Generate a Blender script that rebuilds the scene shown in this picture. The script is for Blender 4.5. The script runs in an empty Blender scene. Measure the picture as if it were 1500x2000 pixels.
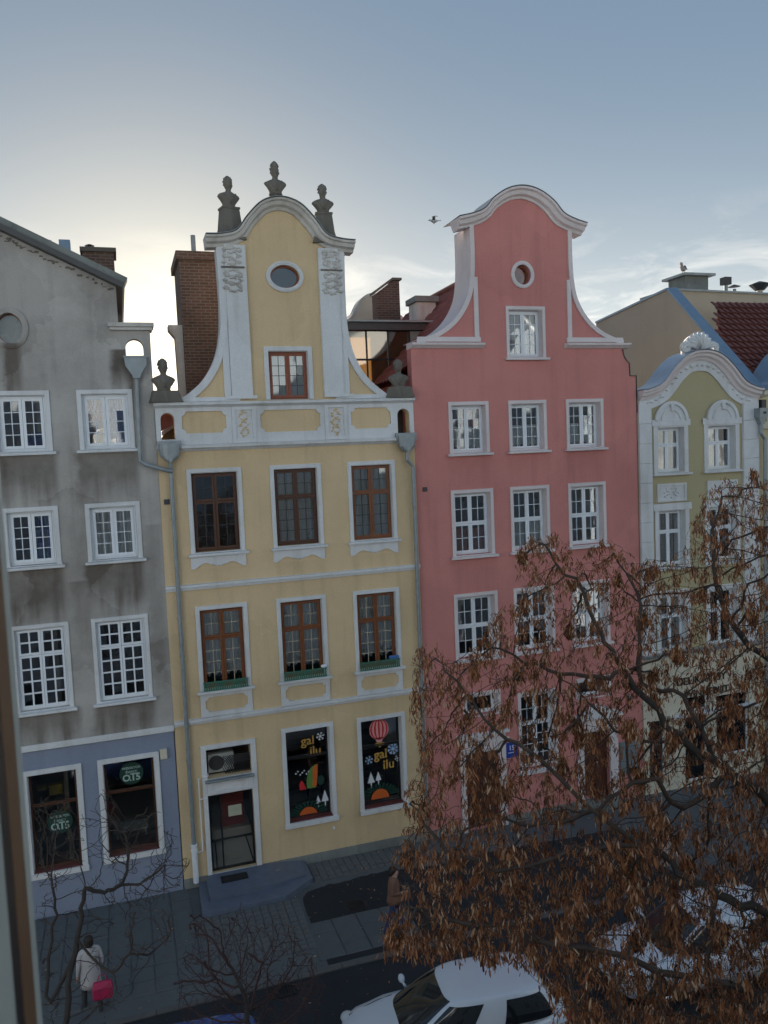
import bpy, bmesh, math, random
from mathutils import Vector, Matrix, noise as mnoise
from mathutils.geometry import tessellate_polygon
random.seed(7)
R = math.radians
S = bpy.context.scene
COL = S.collection
# ------------------------------------------------------------------ camera
cam_d = bpy.data.cameras.new('camera'); cam = bpy.data.objects.new('camera', cam_d); COL.objects.link(cam)
cam_d.sensor_fit = 'VERTICAL'; cam_d.sensor_height = 36.0; cam_d.lens = 28.08
cam_d.clip_start = 0.05; cam_d.clip_end = 5000
right = Vector((0.94855602, -0.31370211, -0.04280719)); down = Vector((-0.0634959, -0.05602762, -0.99640814)); fwd = Vector((0.31017695, 0.94786702, -0.07306413))
CAM = Vector((0.0, -21.3, 11.07))
m = Matrix((right, -down, -fwd)).transposed().to_4x4(); m.translation = CAM
cam.matrix_world = m
cam_d.dof.use_dof = True; cam_d.dof.focus_distance = 20.0; cam_d.dof.aperture_fstop = 10.0
S.camera = cam
# ------------------------------------------------------------------ light
SUN_AZ, SUN_EL = R(3.6), R(7.2)            # azimuth from +Y towards +X
SUNDIR = Vector((math.sin(SUN_AZ)*math.cos(SUN_EL), math.cos(SUN_AZ)*math.cos(SUN_EL), math.sin(SUN_EL)))
W = bpy.data.worlds.new('World'); S.world = W; W.use_nodes = True
nt = W.node_tree; nt.nodes.clear()
def N(t, ty, **kw):
    n = t.nodes.new(ty)
    for k, v in kw.items():
        if k.startswith('i_'): n.inputs[k[2:]].default_value = v
        else: setattr(n, k, v)
    return n
sky = N(nt, 'ShaderNodeTexSky', sky_type='NISHITA', sun_disc=False, sun_elevation=SUN_EL, sun_rotation=SUN_AZ, altitude=20, air_density=1.0, dust_density=0.5, ozone_density=1.6)
bg = N(nt, 'ShaderNodeBackground'); bg.inputs[1].default_value = 0.10
out = N(nt, 'ShaderNodeOutputWorld')
L = nt.links.new
# phone-like soft sky: brightness range of the whole sky compressed evenly, hue kept
lum = N(nt, 'ShaderNodeVectorMath', operation='DOT_PRODUCT'); L(sky.outputs[0], lum.inputs[0]); lum.inputs[1].default_value = (.25,.60,.15)
lmx = N(nt, 'ShaderNodeMath', operation='MAXIMUM'); L(lum.outputs['Value'], lmx.inputs[0]); lmx.inputs[1].default_value = .05
gam = N(nt, 'ShaderNodeMath', operation='POWER'); L(lmx.outputs[0], gam.inputs[0]); gam.inputs[1].default_value = -0.84
gk = N(nt, 'ShaderNodeMath', operation='MULTIPLY'); L(gam.outputs[0], gk.inputs[0]); gk.inputs[1].default_value = 1.24
sc0 = N(nt, 'ShaderNodeVectorMath', operation='SCALE'); L(sky.outputs[0], sc0.inputs[0]); L(gk.outputs[0], sc0.inputs[3])
lk = N(nt, 'ShaderNodeMath', operation='MULTIPLY'); L(lmx.outputs[0], lk.inputs[0]); L(gk.outputs[0], lk.inputs[1])
sc1 = N(nt, 'ShaderNodeVectorMath', operation='SCALE'); sc1.inputs[0].default_value = (.68,1.0,1.42); L(lk.outputs[0], sc1.inputs[3])       # even winter blue-grey air
scm = N(nt, 'ShaderNodeMix', data_type='RGBA'); scm.inputs[0].default_value = .6; L(sc0.outputs[0], scm.inputs[6]); L(sc1.outputs[0], scm.inputs[7])
scl = scm; scl_out = scm.outputs[2]
# thin high cloud: noise on the sky direction projected to a plane overhead
tc = N(nt, 'ShaderNodeTexCoord')
sep = N(nt, 'ShaderNodeSeparateXYZ'); L(tc.outputs['Generated'], sep.inputs[0])
zc = N(nt, 'ShaderNodeMath', operation='MAXIMUM'); L(sep.outputs[2], zc.inputs[0]); zc.inputs[1].default_value = 0.03
zp = N(nt, 'ShaderNodeMath', operation='ADD'); L(zc.outputs[0], zp.inputs[0]); zp.inputs[1].default_value = 0.12
dv = N(nt, 'ShaderNodeVectorMath', operation='DIVIDE'); L(tc.outputs['Generated'], dv.inputs[0])
cmb = N(nt, 'ShaderNodeCombineXYZ'); [L(zp.outputs[0], cmb.inputs[i]) for i in range(3)]
L(cmb.outputs[0], dv.inputs[1])
nz = N(nt, 'ShaderNodeTexNoise'); nz.inputs['Scale'].default_value = 2.6; nz.inputs['Detail'].default_value = 7; nz.inputs['Roughness'].default_value = 0.62; nz.inputs['Distortion'].default_value = 0.5
mp = N(nt, 'ShaderNodeMapping'); mp.inputs['Location'].default_value = (1.3, 4.2, 0); L(dv.outputs[0], mp.inputs[0]); L(mp.outputs[0], nz.inputs[0])
cr = N(nt, 'ShaderNodeValToRGB'); cr.color_ramp.elements[0].position = 0.46; cr.color_ramp.elements[1].position = 0.74
L(nz.outputs[0], cr.inputs[0])
hm = N(nt, 'ShaderNodeMapRange'); L(sep.outputs[2], hm.inputs[0]); hm.inputs[1].default_value = 0.02; hm.inputs[2].default_value = 0.27; hm.inputs[3].default_value = 0.95; hm.inputs[4].default_value = 0.0
cf = N(nt, 'ShaderNodeMath', operation='MULTIPLY'); L(cr.outputs[0], cf.inputs[0]); L(hm.outputs[0], cf.inputs[1])
cl = N(nt, 'ShaderNodeMix', data_type='RGBA'); L(cf.outputs[0], cl.inputs[0]); L(scl_out, cl.inputs[6]); cl.inputs[7].default_value = (8.2, 7.4, 6.4, 1)
# hazy aureole round the low sun
dt = N(nt, 'ShaderNodeVectorMath', operation='DOT_PRODUCT'); L(tc.outputs['Generated'], dt.inputs[0]); dt.inputs[1].default_value = SUNDIR
mx = N(nt, 'ShaderNodeMath', operation='MAXIMUM'); L(dt.outputs['Value'], mx.inputs[0]); mx.inputs[1].default_value = 0
p1 = N(nt, 'ShaderNodeMath', operation='POWER'); L(mx.outputs[0], p1.inputs[0]); p1.inputs[1].default_value = 38
p2 = N(nt, 'ShaderNodeMath', operation='POWER'); L(mx.outputs[0], p2.inputs[0]); p2.inputs[1].default_value = 320
a1 = N(nt, 'ShaderNodeMix', data_type='RGBA', blend_type='ADD'); a1.inputs[0].default_value = 1
c1 = N(nt, 'ShaderNodeVectorMath', operation='SCALE'); c1.inputs[0].default_value = (2.0, 1.6, .9); L(p1.outputs[0], c1.inputs[3])
L(cl.outputs[2], a1.inputs[6]); L(c1.outputs[0], a1.inputs[7])
a2 = N(nt, 'ShaderNodeMix', data_type='RGBA', blend_type='ADD'); a2.inputs[0].default_value = 1
c2 = N(nt, 'ShaderNodeVectorMath', operation='SCALE'); c2.inputs[0].default_value = (2.6, 2.0, .9); L(p2.outputs[0], c2.inputs[3])
L(a1.outputs[2], a2.inputs[6]); L(c2.outputs[0], a2.inputs[7])
# pale haze band thickening towards the horizon, stronger on the sun's side
z1 = N(nt, 'ShaderNodeMath', operation='SUBTRACT', use_clamp=True); z1.inputs[0].default_value = 1; L(zc.outputs[0], z1.inputs[1])
hz_ = N(nt, 'ShaderNodeMath', operation='POWER'); L(z1.outputs[0], hz_.inputs[0]); hz_.inputs[1].default_value = 6.2
hw = N(nt, 'ShaderNodeMapRange'); L(dt.outputs['Value'], hw.inputs[0]); hw.inputs[1].default_value = .55; hw.inputs[2].default_value = 1; hw.inputs[3].default_value = .45; hw.inputs[4].default_value = 1
hm2 = N(nt, 'ShaderNodeMath', operation='MULTIPLY'); L(hz_.outputs[0], hm2.inputs[0]); L(hw.outputs[0], hm2.inputs[1])
c3 = N(nt, 'ShaderNodeVectorMath', operation='SCALE'); c3.inputs[0].default_value = (7.6, 7.2, 6.2); L(hm2.outputs[0], c3.inputs[3])
a3 = N(nt, 'ShaderNodeMix', data_type='RGBA', blend_type='ADD'); a3.inputs[0].default_value = 1; L(a2.outputs[2], a3.inputs[6]); L(c3.outputs[0], a3.inputs[7])
L(a3.outputs[2], bg.inputs[0]); L(bg.outputs[0], out.inputs[0])
sun_d = bpy.data.lights.new('sun', 'SUN'); sun_d.energy = 5.0; sun_d.angle = R(0.5); sun_d.color = (1.0, 0.88, 0.74)
sun = bpy.data.objects.new('sun', sun_d); COL.objects.link(sun); sun.rotation_euler = SUNDIR.to_track_quat('Z', 'Y').to_euler()
S.view_settings.view_transform = 'Standard'; S.view_settings.look = 'None'; S.view_settings.exposure = 1.05; S.view_settings.gamma = 1; S.view_settings.use_curve_mapping = False
S.cycles.use_denoising = True; S.cycles.max_bounces = 8; S.cycles.transparent_max_bounces = 24; S.cycles.sample_clamp_indirect = 6.0; S.cycles.caustics_reflective = False; S.cycles.caustics_refractive = False

G = -0.30                                    # street level
# ------------------------------------------------------------------ helpers
class MB:
    def __init__(s): s.v = []; s.f = []; s.mi = []; s.cur = 0
    def add(s, vs, fs):
        o = len(s.v); s.v += [tuple(p) for p in vs]; s.f += [tuple(i+o for i in f) for f in fs]; s.mi += [s.cur]*len(fs); return s
    def box(s, x0, x1, y0, y1, z0, z1):
        return s.add([(x0,y0,z0),(x1,y0,z0),(x1,y1,z0),(x0,y1,z0),(x0,y0,z1),(x1,y0,z1),(x1,y1,z1),(x0,y1,z1)],
                     [(3,2,1,0),(4,5,6,7),(0,1,5,4),(1,2,6,5),(2,3,7,6),(3,0,4,7)])
    def slab(s, loops, y0, y1):              # plate in the XZ plane with holes; loops[0] is the outline
        vs = [[Vector((x, z, 0)) for x, z in lp] for lp in loops]
        tri = tessellate_polygon(vs)
        flat = [p for lp in loops for p in lp]; n = len(flat)
        V = [(x, y0, z) for x, z in flat] + [(x, y1, z) for x, z in flat]; F = []
        for t in tri:
            a, b, c = (flat[i] for i in t)
            ar = (b[0]-a[0])*(c[1]-a[1])-(b[1]-a[1])*(c[0]-a[0])
            t = tuple(t) if ar > 0 else tuple(reversed(t))
            F.append(t); F.append(tuple(i+n for i in reversed(t)))
        o = 0
        for k, lp in enumerate(loops):
            m_ = len(lp); ar = sum(lp[i][0]*lp[(i+1) % m_][1]-lp[(i+1) % m_][0]*lp[i][1] for i in range(m_))
            for i in range(m_):
                a, b = o+i, o+(i+1) % m_
                q = (a, a+n, b+n, b) if (ar > 0) == (k == 0) else (b, b+n, a+n, a)
                F.append(q)
            o += m_
        return s.add(V, F)
    def sweep(s, path, prof, closed=False):  # path in XZ, profile of (normal offset, y)
        n = len(path); V = []; F = []; k = len(prof)
        for i, p in enumerate(path):
            a = path[i-1] if (i > 0 or closed) else p; b = path[(i+1) % n] if (i < n-1 or closed) else p
            d1 = Vector((p[0]-a[0], p[1]-a[1])); d2 = Vector((b[0]-p[0], b[1]-p[1]))
            if d1.length < 1e-9: d1 = d2
            if d2.length < 1e-9: d2 = d1
            d1.normalize(); d2.normalize(); t = (d1+d2)
            t = t.normalized() if t.length > 1e-6 else d1
            nr = Vector((-t[1], t[0])); sc = 1/max(0.4, nr.dot(Vector((-d1[1], d1[0]))))
            for (o, y) in prof: V.append((p[0]+nr[0]*o*sc, y, p[1]+nr[1]*o*sc))
        for i in range(n if closed else n-1):
            j = (i+1) % n
            for q in range(k):
                r_ = (q+1) % k; F.append((i*k+q, j*k+q, j*k+r_, i*k+r_))
        if not closed: F.append(tuple(range(k-1, -1, -1))); F.append(tuple((n-1)*k+q for q in range(k)))
        return s.add(V, F)
    def tube(s, pts, r, n=10, cap=True):     # r: number or list
        pts = [Vector(p) for p in pts]; m_ = len(pts); rs = r if isinstance(r, (list, tuple)) else [r]*m_
        V = []; F = []; up = None
        for i, p in enumerate(pts):
            d = (pts[min(i+1, m_-1)]-pts[max(i-1, 0)]); d = d.normalized() if d.length > 1e-9 else Vector((0, 0, 1))
            if up is None: up = d.orthogonal().normalized()
            up = (up - d*up.dot(d)); up = up.normalized() if up.length > 1e-6 else d.orthogonal().normalized()
            w = d.cross(up)
            for q in range(n):
                a = 2*math.pi*q/n; V.append(p+(up*math.cos(a)+w*math.sin(a))*rs[i])
        for i in range(m_-1):
            for q in range(n):
                F.append((i*n+q, i*n+(q+1) % n, (i+1)*n+(q+1) % n, (i+1)*n+q))
        if cap: F.append(tuple(range(n-1, -1, -1))); F.append(tuple((m_-1)*n+q for q in range(n)))
        return s.add(V, F)
    def loft(s, rings, cap=True):
        n = len(rings[0]); V = [p for r_ in rings for p in r_]; F = []
        for i in range(len(rings)-1):
            for q in range(n): F.append((i*n+q, i*n+(q+1) % n, (i+1)*n+(q+1) % n, (i+1)*n+q))
        if cap: F.append(tuple(range(n-1, -1, -1))); F.append(tuple((len(rings)-1)*n+q for q in range(n)))
        return s.add(V, F)
    def blob(s, c, rx, ry, rz, n=8, m_=5):
        rings = []
        for i in range(1, m_):
            a = math.pi*i/m_
            rings.append([(c[0]+rx*math.sin(a)*math.cos(2*math.pi*q/n), c[1]+ry*math.sin(a)*math.sin(2*math.pi*q/n), c[2]-rz*math.cos(a)) for q in range(n)])
        return s.loft(rings)
    def mesh(s, name):
        me = bpy.data.meshes.new(name); me.from_pydata([tuple(p) for p in s.v], [], s.f)
        return me
    def build(s, name, mats, parent=None, smooth=False, bevel=0):
        me = s.mesh(name)
        mats = mats if isinstance(mats, (list, tuple)) else [mats]
        for mm in mats: me.materials.append(mm)
        if len(mats) > 1: me.polygons.foreach_set('material_index', s.mi)
        if smooth: me.polygons.foreach_set('use_smooth', [True]*len(me.polygons))
        o = bpy.data.objects.new(name, me); COL.objects.link(o)
        if parent is not None: attach(o, parent)
        if bevel:
            b = o.modifiers.new('bevel', 'BEVEL'); b.width = bevel; b.segments = 2; b.limit_method = 'ANGLE'
        return o
def attach(o, parent):
    o.parent = parent
    if parent.get('_w'): o.matrix_parent_inverse = Matrix.Translation(-parent.location)
def thing(name, label, cat, loc=(0,0,0), group=None, world=True, kind=None):
    o = bpy.data.objects.new(name, None); COL.objects.link(o); o.location = loc; o.empty_display_size = .3
    o['label'] = label; o['category'] = cat
    if group: o['group'] = group
    if world: o['_w'] = 1                    # its parts are modelled in street coordinates
    return o
def tag(o, label=None, cat=None, group=None, kind=None):
    if label: o['label'] = label
    if cat: o['category'] = cat
    if group: o['group'] = group
    if kind: o['kind'] = kind
    return o
def rect(x0, x1, z0, z1): return [(x0,z0),(x1,z0),(x1,z1),(x0,z1)]
def ellipse(cx, cz, rx, rz, n=32): return [(cx+rx*math.cos(2*math.pi*i/n), cz+rz*math.sin(2*math.pi*i/n)) for i in range(n)]
def arch(x0, x1, z0, z1, n=12):
    r_ = (x1-x0)/2; c = (x0+x1)/2
    return [(x0,z0),(x1,z0)]+[(c+r_*math.cos(math.pi*i/n), z1-r_+r_*math.sin(math.pi*i/n)) for i in range(n+1)]
def notched(x0, x1, z0, z1, k=.11):          # panel with scooped corners
    P = []
    for (cx, cz, a0) in ((x0,z0,90),(x1,z0,180),(x1,z1,270),(x0,z1,0)):
        seg = [(cx+k*math.cos(R(a0-90*i/4)), cz+k*math.sin(R(a0-90*i/4))) for i in range(5)]
        P += seg
    return P
def smooth_path(pts, n=6):                   # Catmull-Rom
    out_ = []
    for i in range(len(pts)-1):
        p0 = pts[max(i-1,0)]; p1_ = pts[i]; p2_ = pts[i+1]; p3 = pts[min(i+2, len(pts)-1)]
        for k in range(n):
            t = k/n
            out_.append(tuple(.5*((2*p1_[d])+(-p0[d]+p2_[d])*t+(2*p0[d]-5*p1_[d]+4*p2_[d]-p3[d])*t*t+(-p0[d]+3*p1_[d]-3*p2_[d]+p3[d])*t**3) for d in range(len(p1_))))
    return out_+[tuple(pts[-1])]
# ------------------------------------------------------------------ materials
def mat_base(name):
    M_ = bpy.data.materials.new(name); M_.use_nodes = True; t = M_.node_tree
    b = t.nodes['Principled BSDF']; return M_, t, b
def simple(name, col, rough=.6, metal=0, var=.12, scale=6, bump=0, spec=.5, col2=None, detail=4, coat=0):
    M_, t, b = mat_base(name); b.inputs['Roughness'].default_value = rough; b.inputs['Metallic'].default_value = metal
    b.inputs['Specular IOR Level'].default_value = spec
    if coat: b.inputs['Coat Weight'].default_value = coat; b.inputs['Coat Roughness'].default_value = .05
    c = N(t, 'ShaderNodeTexCoord'); n = N(t, 'ShaderNodeTexNoise'); n.inputs['Scale'].default_value = scale; n.inputs['Detail'].default_value = detail
    t.links.new(c.outputs['Object'], n.inputs[0])
    r_ = N(t, 'ShaderNodeMix', data_type='RGBA'); t.links.new(n.outputs[0], r_.inputs[0])
    lo = col2 if col2 else tuple(k*(1-var*1.6) for k in col); hi = tuple(min(1, k*(1+var)) for k in col) if not col2 else col
    r_.inputs[6].default_value = (*lo, 1); r_.inputs[7].default_value = (*hi, 1)
    t.links.new(r_.outputs[2], b.inputs['Base Color'])
    if bump:
        bp = N(t, 'ShaderNodeBump'); bp.inputs['Strength'].default_value = bump; bp.inputs['Distance'].default_value = .01
        n2 = N(t, 'ShaderNodeTexNoise'); n2.inputs['Scale'].default_value = scale*8; n2.inputs['Detail'].default_value = 3
        t.links.new(c.outputs['Object'], n2.inputs[0]); t.links.new(n2.outputs[0], bp.inputs['Height']); t.links.new(bp.outputs[0], b.inputs['Normal'])
    return M_
def plaster(name, col, stain=(.1,.1,.1), amount=.25, streak=.3, rects=(), rect_amt=.6, light=()):
    """painted render: broad blotches, vertical rain streaks, fine grain, optional soot patches under sills"""
    M_, t, b = mat_base(name); b.inputs['Roughness'].default_value = .92; b.inputs['Specular IOR Level'].default_value = .2
    K = t.links.new
    c = N(t, 'ShaderNodeTexCoord')
    n1 = N(t, 'ShaderNodeTexNoise'); n1.inputs['Scale'].default_value = .55; n1.inputs['Detail'].default_value = 6; n1.inputs['Roughness'].default_value = .62; K(c.outputs['Object'], n1.inputs[0])
    mpn = N(t, 'ShaderNodeMapping'); mpn.inputs['Scale'].default_value = (3.2, 3.2, .28); K(c.outputs['Object'], mpn.inputs[0])
    n2 = N(t, 'ShaderNodeTexNoise'); n2.inputs['Scale'].default_value = 1.0; n2.inputs['Detail'].default_value = 5; K(mpn.outputs[0], n2.inputs[0])
    n3 = N(t, 'ShaderNodeTexNoise'); n3.inputs['Scale'].default_value = 22; n3.inputs['Detail'].default_value = 4; K(c.outputs['Object'], n3.inputs[0])
    r1 = N(t, 'ShaderNodeMapRange'); r1.inputs[1].default_value = .42; r1.inputs[2].default_value = .72; r1.inputs[4].default_value = amount; K(n1.outputs[0], r1.inputs[0])
    r2 = N(t, 'ShaderNodeMapRange'); r2.inputs[1].default_value = .52; r2.inputs[2].default_value = .78; r2.inputs[4].default_value = streak; K(n2.outputs[0], r2.inputs[0])
    ad = N(t, 'ShaderNodeMath', operation='ADD', use_clamp=True); K(r1.outputs[0], ad.inputs[0]); K(r2.outputs[0], ad.inputs[1])
    vo = N(t, 'ShaderNodeTexVoronoi'); vo.inputs['Scale'].default_value = .42; vo.inputs['Randomness'].default_value = 1
    nw = N(t, 'ShaderNodeTexNoise'); nw.inputs['Scale'].default_value = 1.6; nw.inputs['Detail'].default_value = 5; K(c.outputs['Object'], nw.inputs[0])
    wv = N(t, 'ShaderNodeVectorMath', operation='ADD'); K(c.outputs['Object'], wv.inputs[0]); K(nw.outputs['Color'], wv.inputs[1]); K(wv.outputs[0], vo.inputs[0])
    sv = N(t, 'ShaderNodeSeparateColor'); K(vo.outputs['Color'], sv.inputs[0])
    rv = N(t, 'ShaderNodeMapRange'); rv.inputs[1].default_value = .62; rv.inputs[2].default_value = .70; rv.inputs[4].default_value = amount*.35; K(sv.outputs[0], rv.inputs[0])
    ad2 = N(t, 'ShaderNodeMath', operation='ADD', use_clamp=True); K(ad.outputs[0], ad2.inputs[0]); K(rv.outputs[0], ad2.inputs[1])
    fac = ad2.outputs[0]
    if rects:
        sp = N(t, 'ShaderNodeSeparateXYZ'); K(c.outputs['Object'], sp.inputs[0])
        wob = N(t, 'ShaderNodeMath', operation='MULTIPLY_ADD'); K(n2.outputs[0], wob.inputs[0]); wob.inputs[1].default_value = 1.7; wob.inputs[2].default_value = -.85
        xx = N(t, 'ShaderNodeMath', operation='MULTIPLY_ADD'); K(n1.outputs[0], xx.inputs[0]); xx.inputs[1].default_value = .5; K(sp.outputs[0], xx.inputs[2])
        for (x0, x1, z0, z1, am) in rects:
            a = N(t, 'ShaderNodeMath', operation='SUBTRACT'); K(xx.outputs[0], a.inputs[0]); a.inputs[1].default_value = (x0+x1)/2+.25
            ab = N(t, 'ShaderNodeMath', operation='ABSOLUTE'); K(a.outputs[0], ab.inputs[0])
            f1 = N(t, 'ShaderNodeMapRange', interpolation_type='SMOOTHSTEP'); K(ab.outputs[0], f1.inputs[0]); f1.inputs[1].default_value = (x1-x0)/2-.08; f1.inputs[2].default_value = (x1-x0)/2+.14; f1.inputs[3].default_value = 1; f1.inputs[4].default_value = 0
            zz = N(t, 'ShaderNodeMath', operation='ADD'); K(sp.outputs[2], zz.inputs[0]); K(wob.outputs[0], zz.inputs[1])
            f2 = N(t, 'ShaderNodeMapRange', interpolation_type='SMOOTHSTEP'); K(zz.outputs[0], f2.inputs[0]); f2.inputs[1].default_value = z0-.45; f2.inputs[2].default_value = z0+.5; f2.inputs[3].default_value = .15; f2.inputs[4].default_value = 1
            f3 = N(t, 'ShaderNodeMapRange'); K(sp.outputs[2], f3.inputs[0]); f3.inputs[1].default_value = z1-.02; f3.inputs[2].default_value = z1+.03; f3.inputs[3].default_value = 1; f3.inputs[4].default_value = 0
            f4 = N(t, 'ShaderNodeMapRange', interpolation_type='SMOOTHSTEP'); K(zz.outputs[0], f4.inputs[0]); f4.inputs[1].default_value = z0-.75; f4.inputs[2].default_value = z0-.2; f4.inputs[3].default_value = 0; f4.inputs[4].default_value = 1
            g1 = N(t, 'ShaderNodeMath', operation='MULTIPLY'); K(f1.outputs[0], g1.inputs[0]); K(f2.outputs[0], g1.inputs[1])
            g2 = N(t, 'ShaderNodeMath', operation='MULTIPLY'); K(g1.outputs[0], g2.inputs[0]); K(f3.outputs[0], g2.inputs[1])
            g3 = N(t, 'ShaderNodeMath', operation='MULTIPLY'); K(g2.outputs[0], g3.inputs[0]); K(f4.outputs[0], g3.inputs[1])
            g4 = N(t, 'ShaderNodeMath', operation='MULTIPLY_ADD', use_clamp=True); K(g3.outputs[0], g4.inputs[0]); g4.inputs[1].default_value = am; K(fac, g4.inputs[2])
            fac = g4.outputs[0]
    mx_ = N(t, 'ShaderNodeMix', data_type='RGBA'); K(fac, mx_.inputs[0]); mx_.inputs[6].default_value = (*col, 1); mx_.inputs[7].default_value = (*stain, 1)
    g = N(t, 'ShaderNodeMapRange'); K(n3.outputs[0], g.inputs[0]); g.inputs[3].default_value = .88; g.inputs[4].default_value = 1.10
    ml = N(t, 'ShaderNodeVectorMath', operation='SCALE'); K(mx_.outputs[2], ml.inputs[0]); K(g.outputs[0], ml.inputs[3])
    K(ml.outputs[0], b.inputs['Base Color'])
    bp = N(t, 'ShaderNodeBump'); bp.inputs['Strength'].default_value = .35; bp.inputs['Distance'].default_value = .012
    ns = N(t, 'ShaderNodeTexNoise'); ns.inputs['Scale'].default_value = 9; ns.inputs['Detail'].default_value = 8; ns.inputs['Roughness'].default_value = .7; K(c.outputs['Object'], ns.inputs[0])
    K(ns.outputs[0], bp.inputs['Height']); K(bp.outputs[0], b.inputs['Normal'])
    return M_
def glass(name, tint=(.72,.76,.76), ior=1.5, boost=2.2, wave=.07):
    M_ = bpy.data.materials.new(name); M_.use_nodes = True; t = M_.node_tree; t.nodes.clear(); K = t.links.new
    o = N(t, 'ShaderNodeOutputMaterial'); tr = N(t, 'ShaderNodeBsdfTransparent'); tr.inputs[0].default_value = (*tint, 1)
    gl = N(t, 'ShaderNodeBsdfGlossy'); gl.inputs['Roughness'].default_value = .015; gl.inputs[0].default_value = (.95,.97,1,1)
    fr = N(t, 'ShaderNodeFresnel'); fr.inputs[0].default_value = ior
    mu = N(t, 'ShaderNodeMath', operation='MULTIPLY', use_clamp=True); K(fr.outputs[0], mu.inputs[0]); mu.inputs[1].default_value = boost
    mi = N(t, 'ShaderNodeMixShader'); K(mu.outputs[0], mi.inputs[0]); K(tr.outputs[0], mi.inputs[1]); K(gl.outputs[0], mi.inputs[2])
    if wave:
        c = N(t, 'ShaderNodeTexCoord'); gm = N(t, 'ShaderNodeNewGeometry'); n = N(t, 'ShaderNodeTexNoise'); n.inputs['Scale'].default_value = 2.2; n.inputs['Detail'].default_value = 1; K(gm.outputs['Position'], n.inputs[0])
        bp = N(t, 'ShaderNodeBump'); bp.inputs['Strength'].default_value = wave; bp.inputs['Distance'].default_value = .03; K(n.outputs[0], bp.inputs['Height']); K(bp.outputs[0], gl.inputs['Normal'])
    K(mi.outputs[0], o.inputs[0]); return M_
def lace(name, col=(.62,.64,.66), dens=.7):
    M_ = bpy.data.materials.new(name); M_.use_nodes = True; t = M_.node_tree; t.nodes.clear(); K = t.links.new
    o = N(t, 'ShaderNodeOutputMaterial'); tr = N(t, 'ShaderNodeBsdfTransparent')
    df = N(t, 'ShaderNodeBsdfDiffuse'); df.inputs[0].default_value = (*col, 1); tl = N(t, 'ShaderNodeBsdfTranslucent'); tl.inputs[0].default_value = (*col, 1)
    m1 = N(t, 'ShaderNodeMixShader'); m1.inputs[0].default_value = .35; K(df.outputs[0], m1.inputs[1]); K(tl.outputs[0], m1.inputs[2])
    c = N(t, 'ShaderNodeTexCoord'); vo = N(t, 'ShaderNodeTexVoronoi'); vo.inputs['Scale'].default_value = 26; K(c.outputs['Object'], vo.inputs[0])
    mr = N(t, 'ShaderNodeMapRange'); K(vo.outputs[0], mr.inputs[0]); mr.inputs[1].default_value = .1; mr.inputs[2].default_value = .6; mr.inputs[3].default_value = dens-.3; mr.inputs[4].default_value = dens+.25
    m2 = N(t, 'ShaderNodeMixShader'); K(mr.outputs[0], m2.inputs[0]); K(tr.outputs[0], m2.inputs[1]); K(m1.outputs[0], m2.inputs[2]); K(m2.outputs[0], o.inputs[0]); return M_
def brick(name, c1_, c2_, mortar, scale=1.0):
    M_, t, b = mat_base(name); K = t.links.new; b.inputs['Roughness'].default_value = .95
    c = N(t, 'ShaderNodeTexCoord'); mp_ = N(t, 'ShaderNodeMapping'); mp_.inputs['Rotation'].default_value = (R(90), 0, 0)
    sp = N(t, 'ShaderNodeSeparateXYZ'); K(c.outputs['Object'], sp.inputs[0]); ax = N(t, 'ShaderNodeMath', operation='ADD'); K(sp.outputs[0], ax.inputs[0]); K(sp.outputs[1], ax.inputs[1])
    cb = N(t, 'ShaderNodeCombineXYZ'); K(ax.outputs[0], cb.inputs[0]); K(sp.outputs[2], cb.inputs[1])
    br = N(t, 'ShaderNodeTexBrick'); br.inputs['Scale'].default_value = 1; br.inputs['Brick Width'].default_value = .26*scale; br.inputs['Row Height'].default_value = .085*scale; br.inputs['Mortar Size'].default_value = .012; br.inputs['Bias'].default_value = -.1
    br.inputs['Color1'].default_value = (*c1_, 1); br.inputs['Color2'].default_value = (*c2_, 1); br.inputs['Mortar'].default_value = (*mortar, 1); K(cb.outputs[0], br.inputs[0])
    n = N(t, 'ShaderNodeTexNoise'); n.inputs['Scale'].default_value = 1.3; n.inputs['Detail'].default_value = 6; K(c.outputs['Object'], n.inputs[0])
    mr = N(t, 'ShaderNodeMapRange'); K(n.outputs[0], mr.inputs[0]); mr.inputs[3].default_value = .55; mr.inputs[4].default_value = 1.35
    ml = N(t, 'ShaderNodeVectorMath', operation='SCALE'); K(br.outputs[0], ml.inputs[0]); K(mr.outputs[0], ml.inputs[3]); K(ml.outputs[0], b.inputs['Base Color'])
    bp = N(t, 'ShaderNodeBump'); bp.inputs['Strength'].default_value = .7; bp.inputs['Distance'].default_value = .012; bp.invert = True; K(br.outputs['Fac'], bp.inputs['Height']); K(bp.outputs[0], b.inputs['Normal'])
    return M_
M = {}
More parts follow.
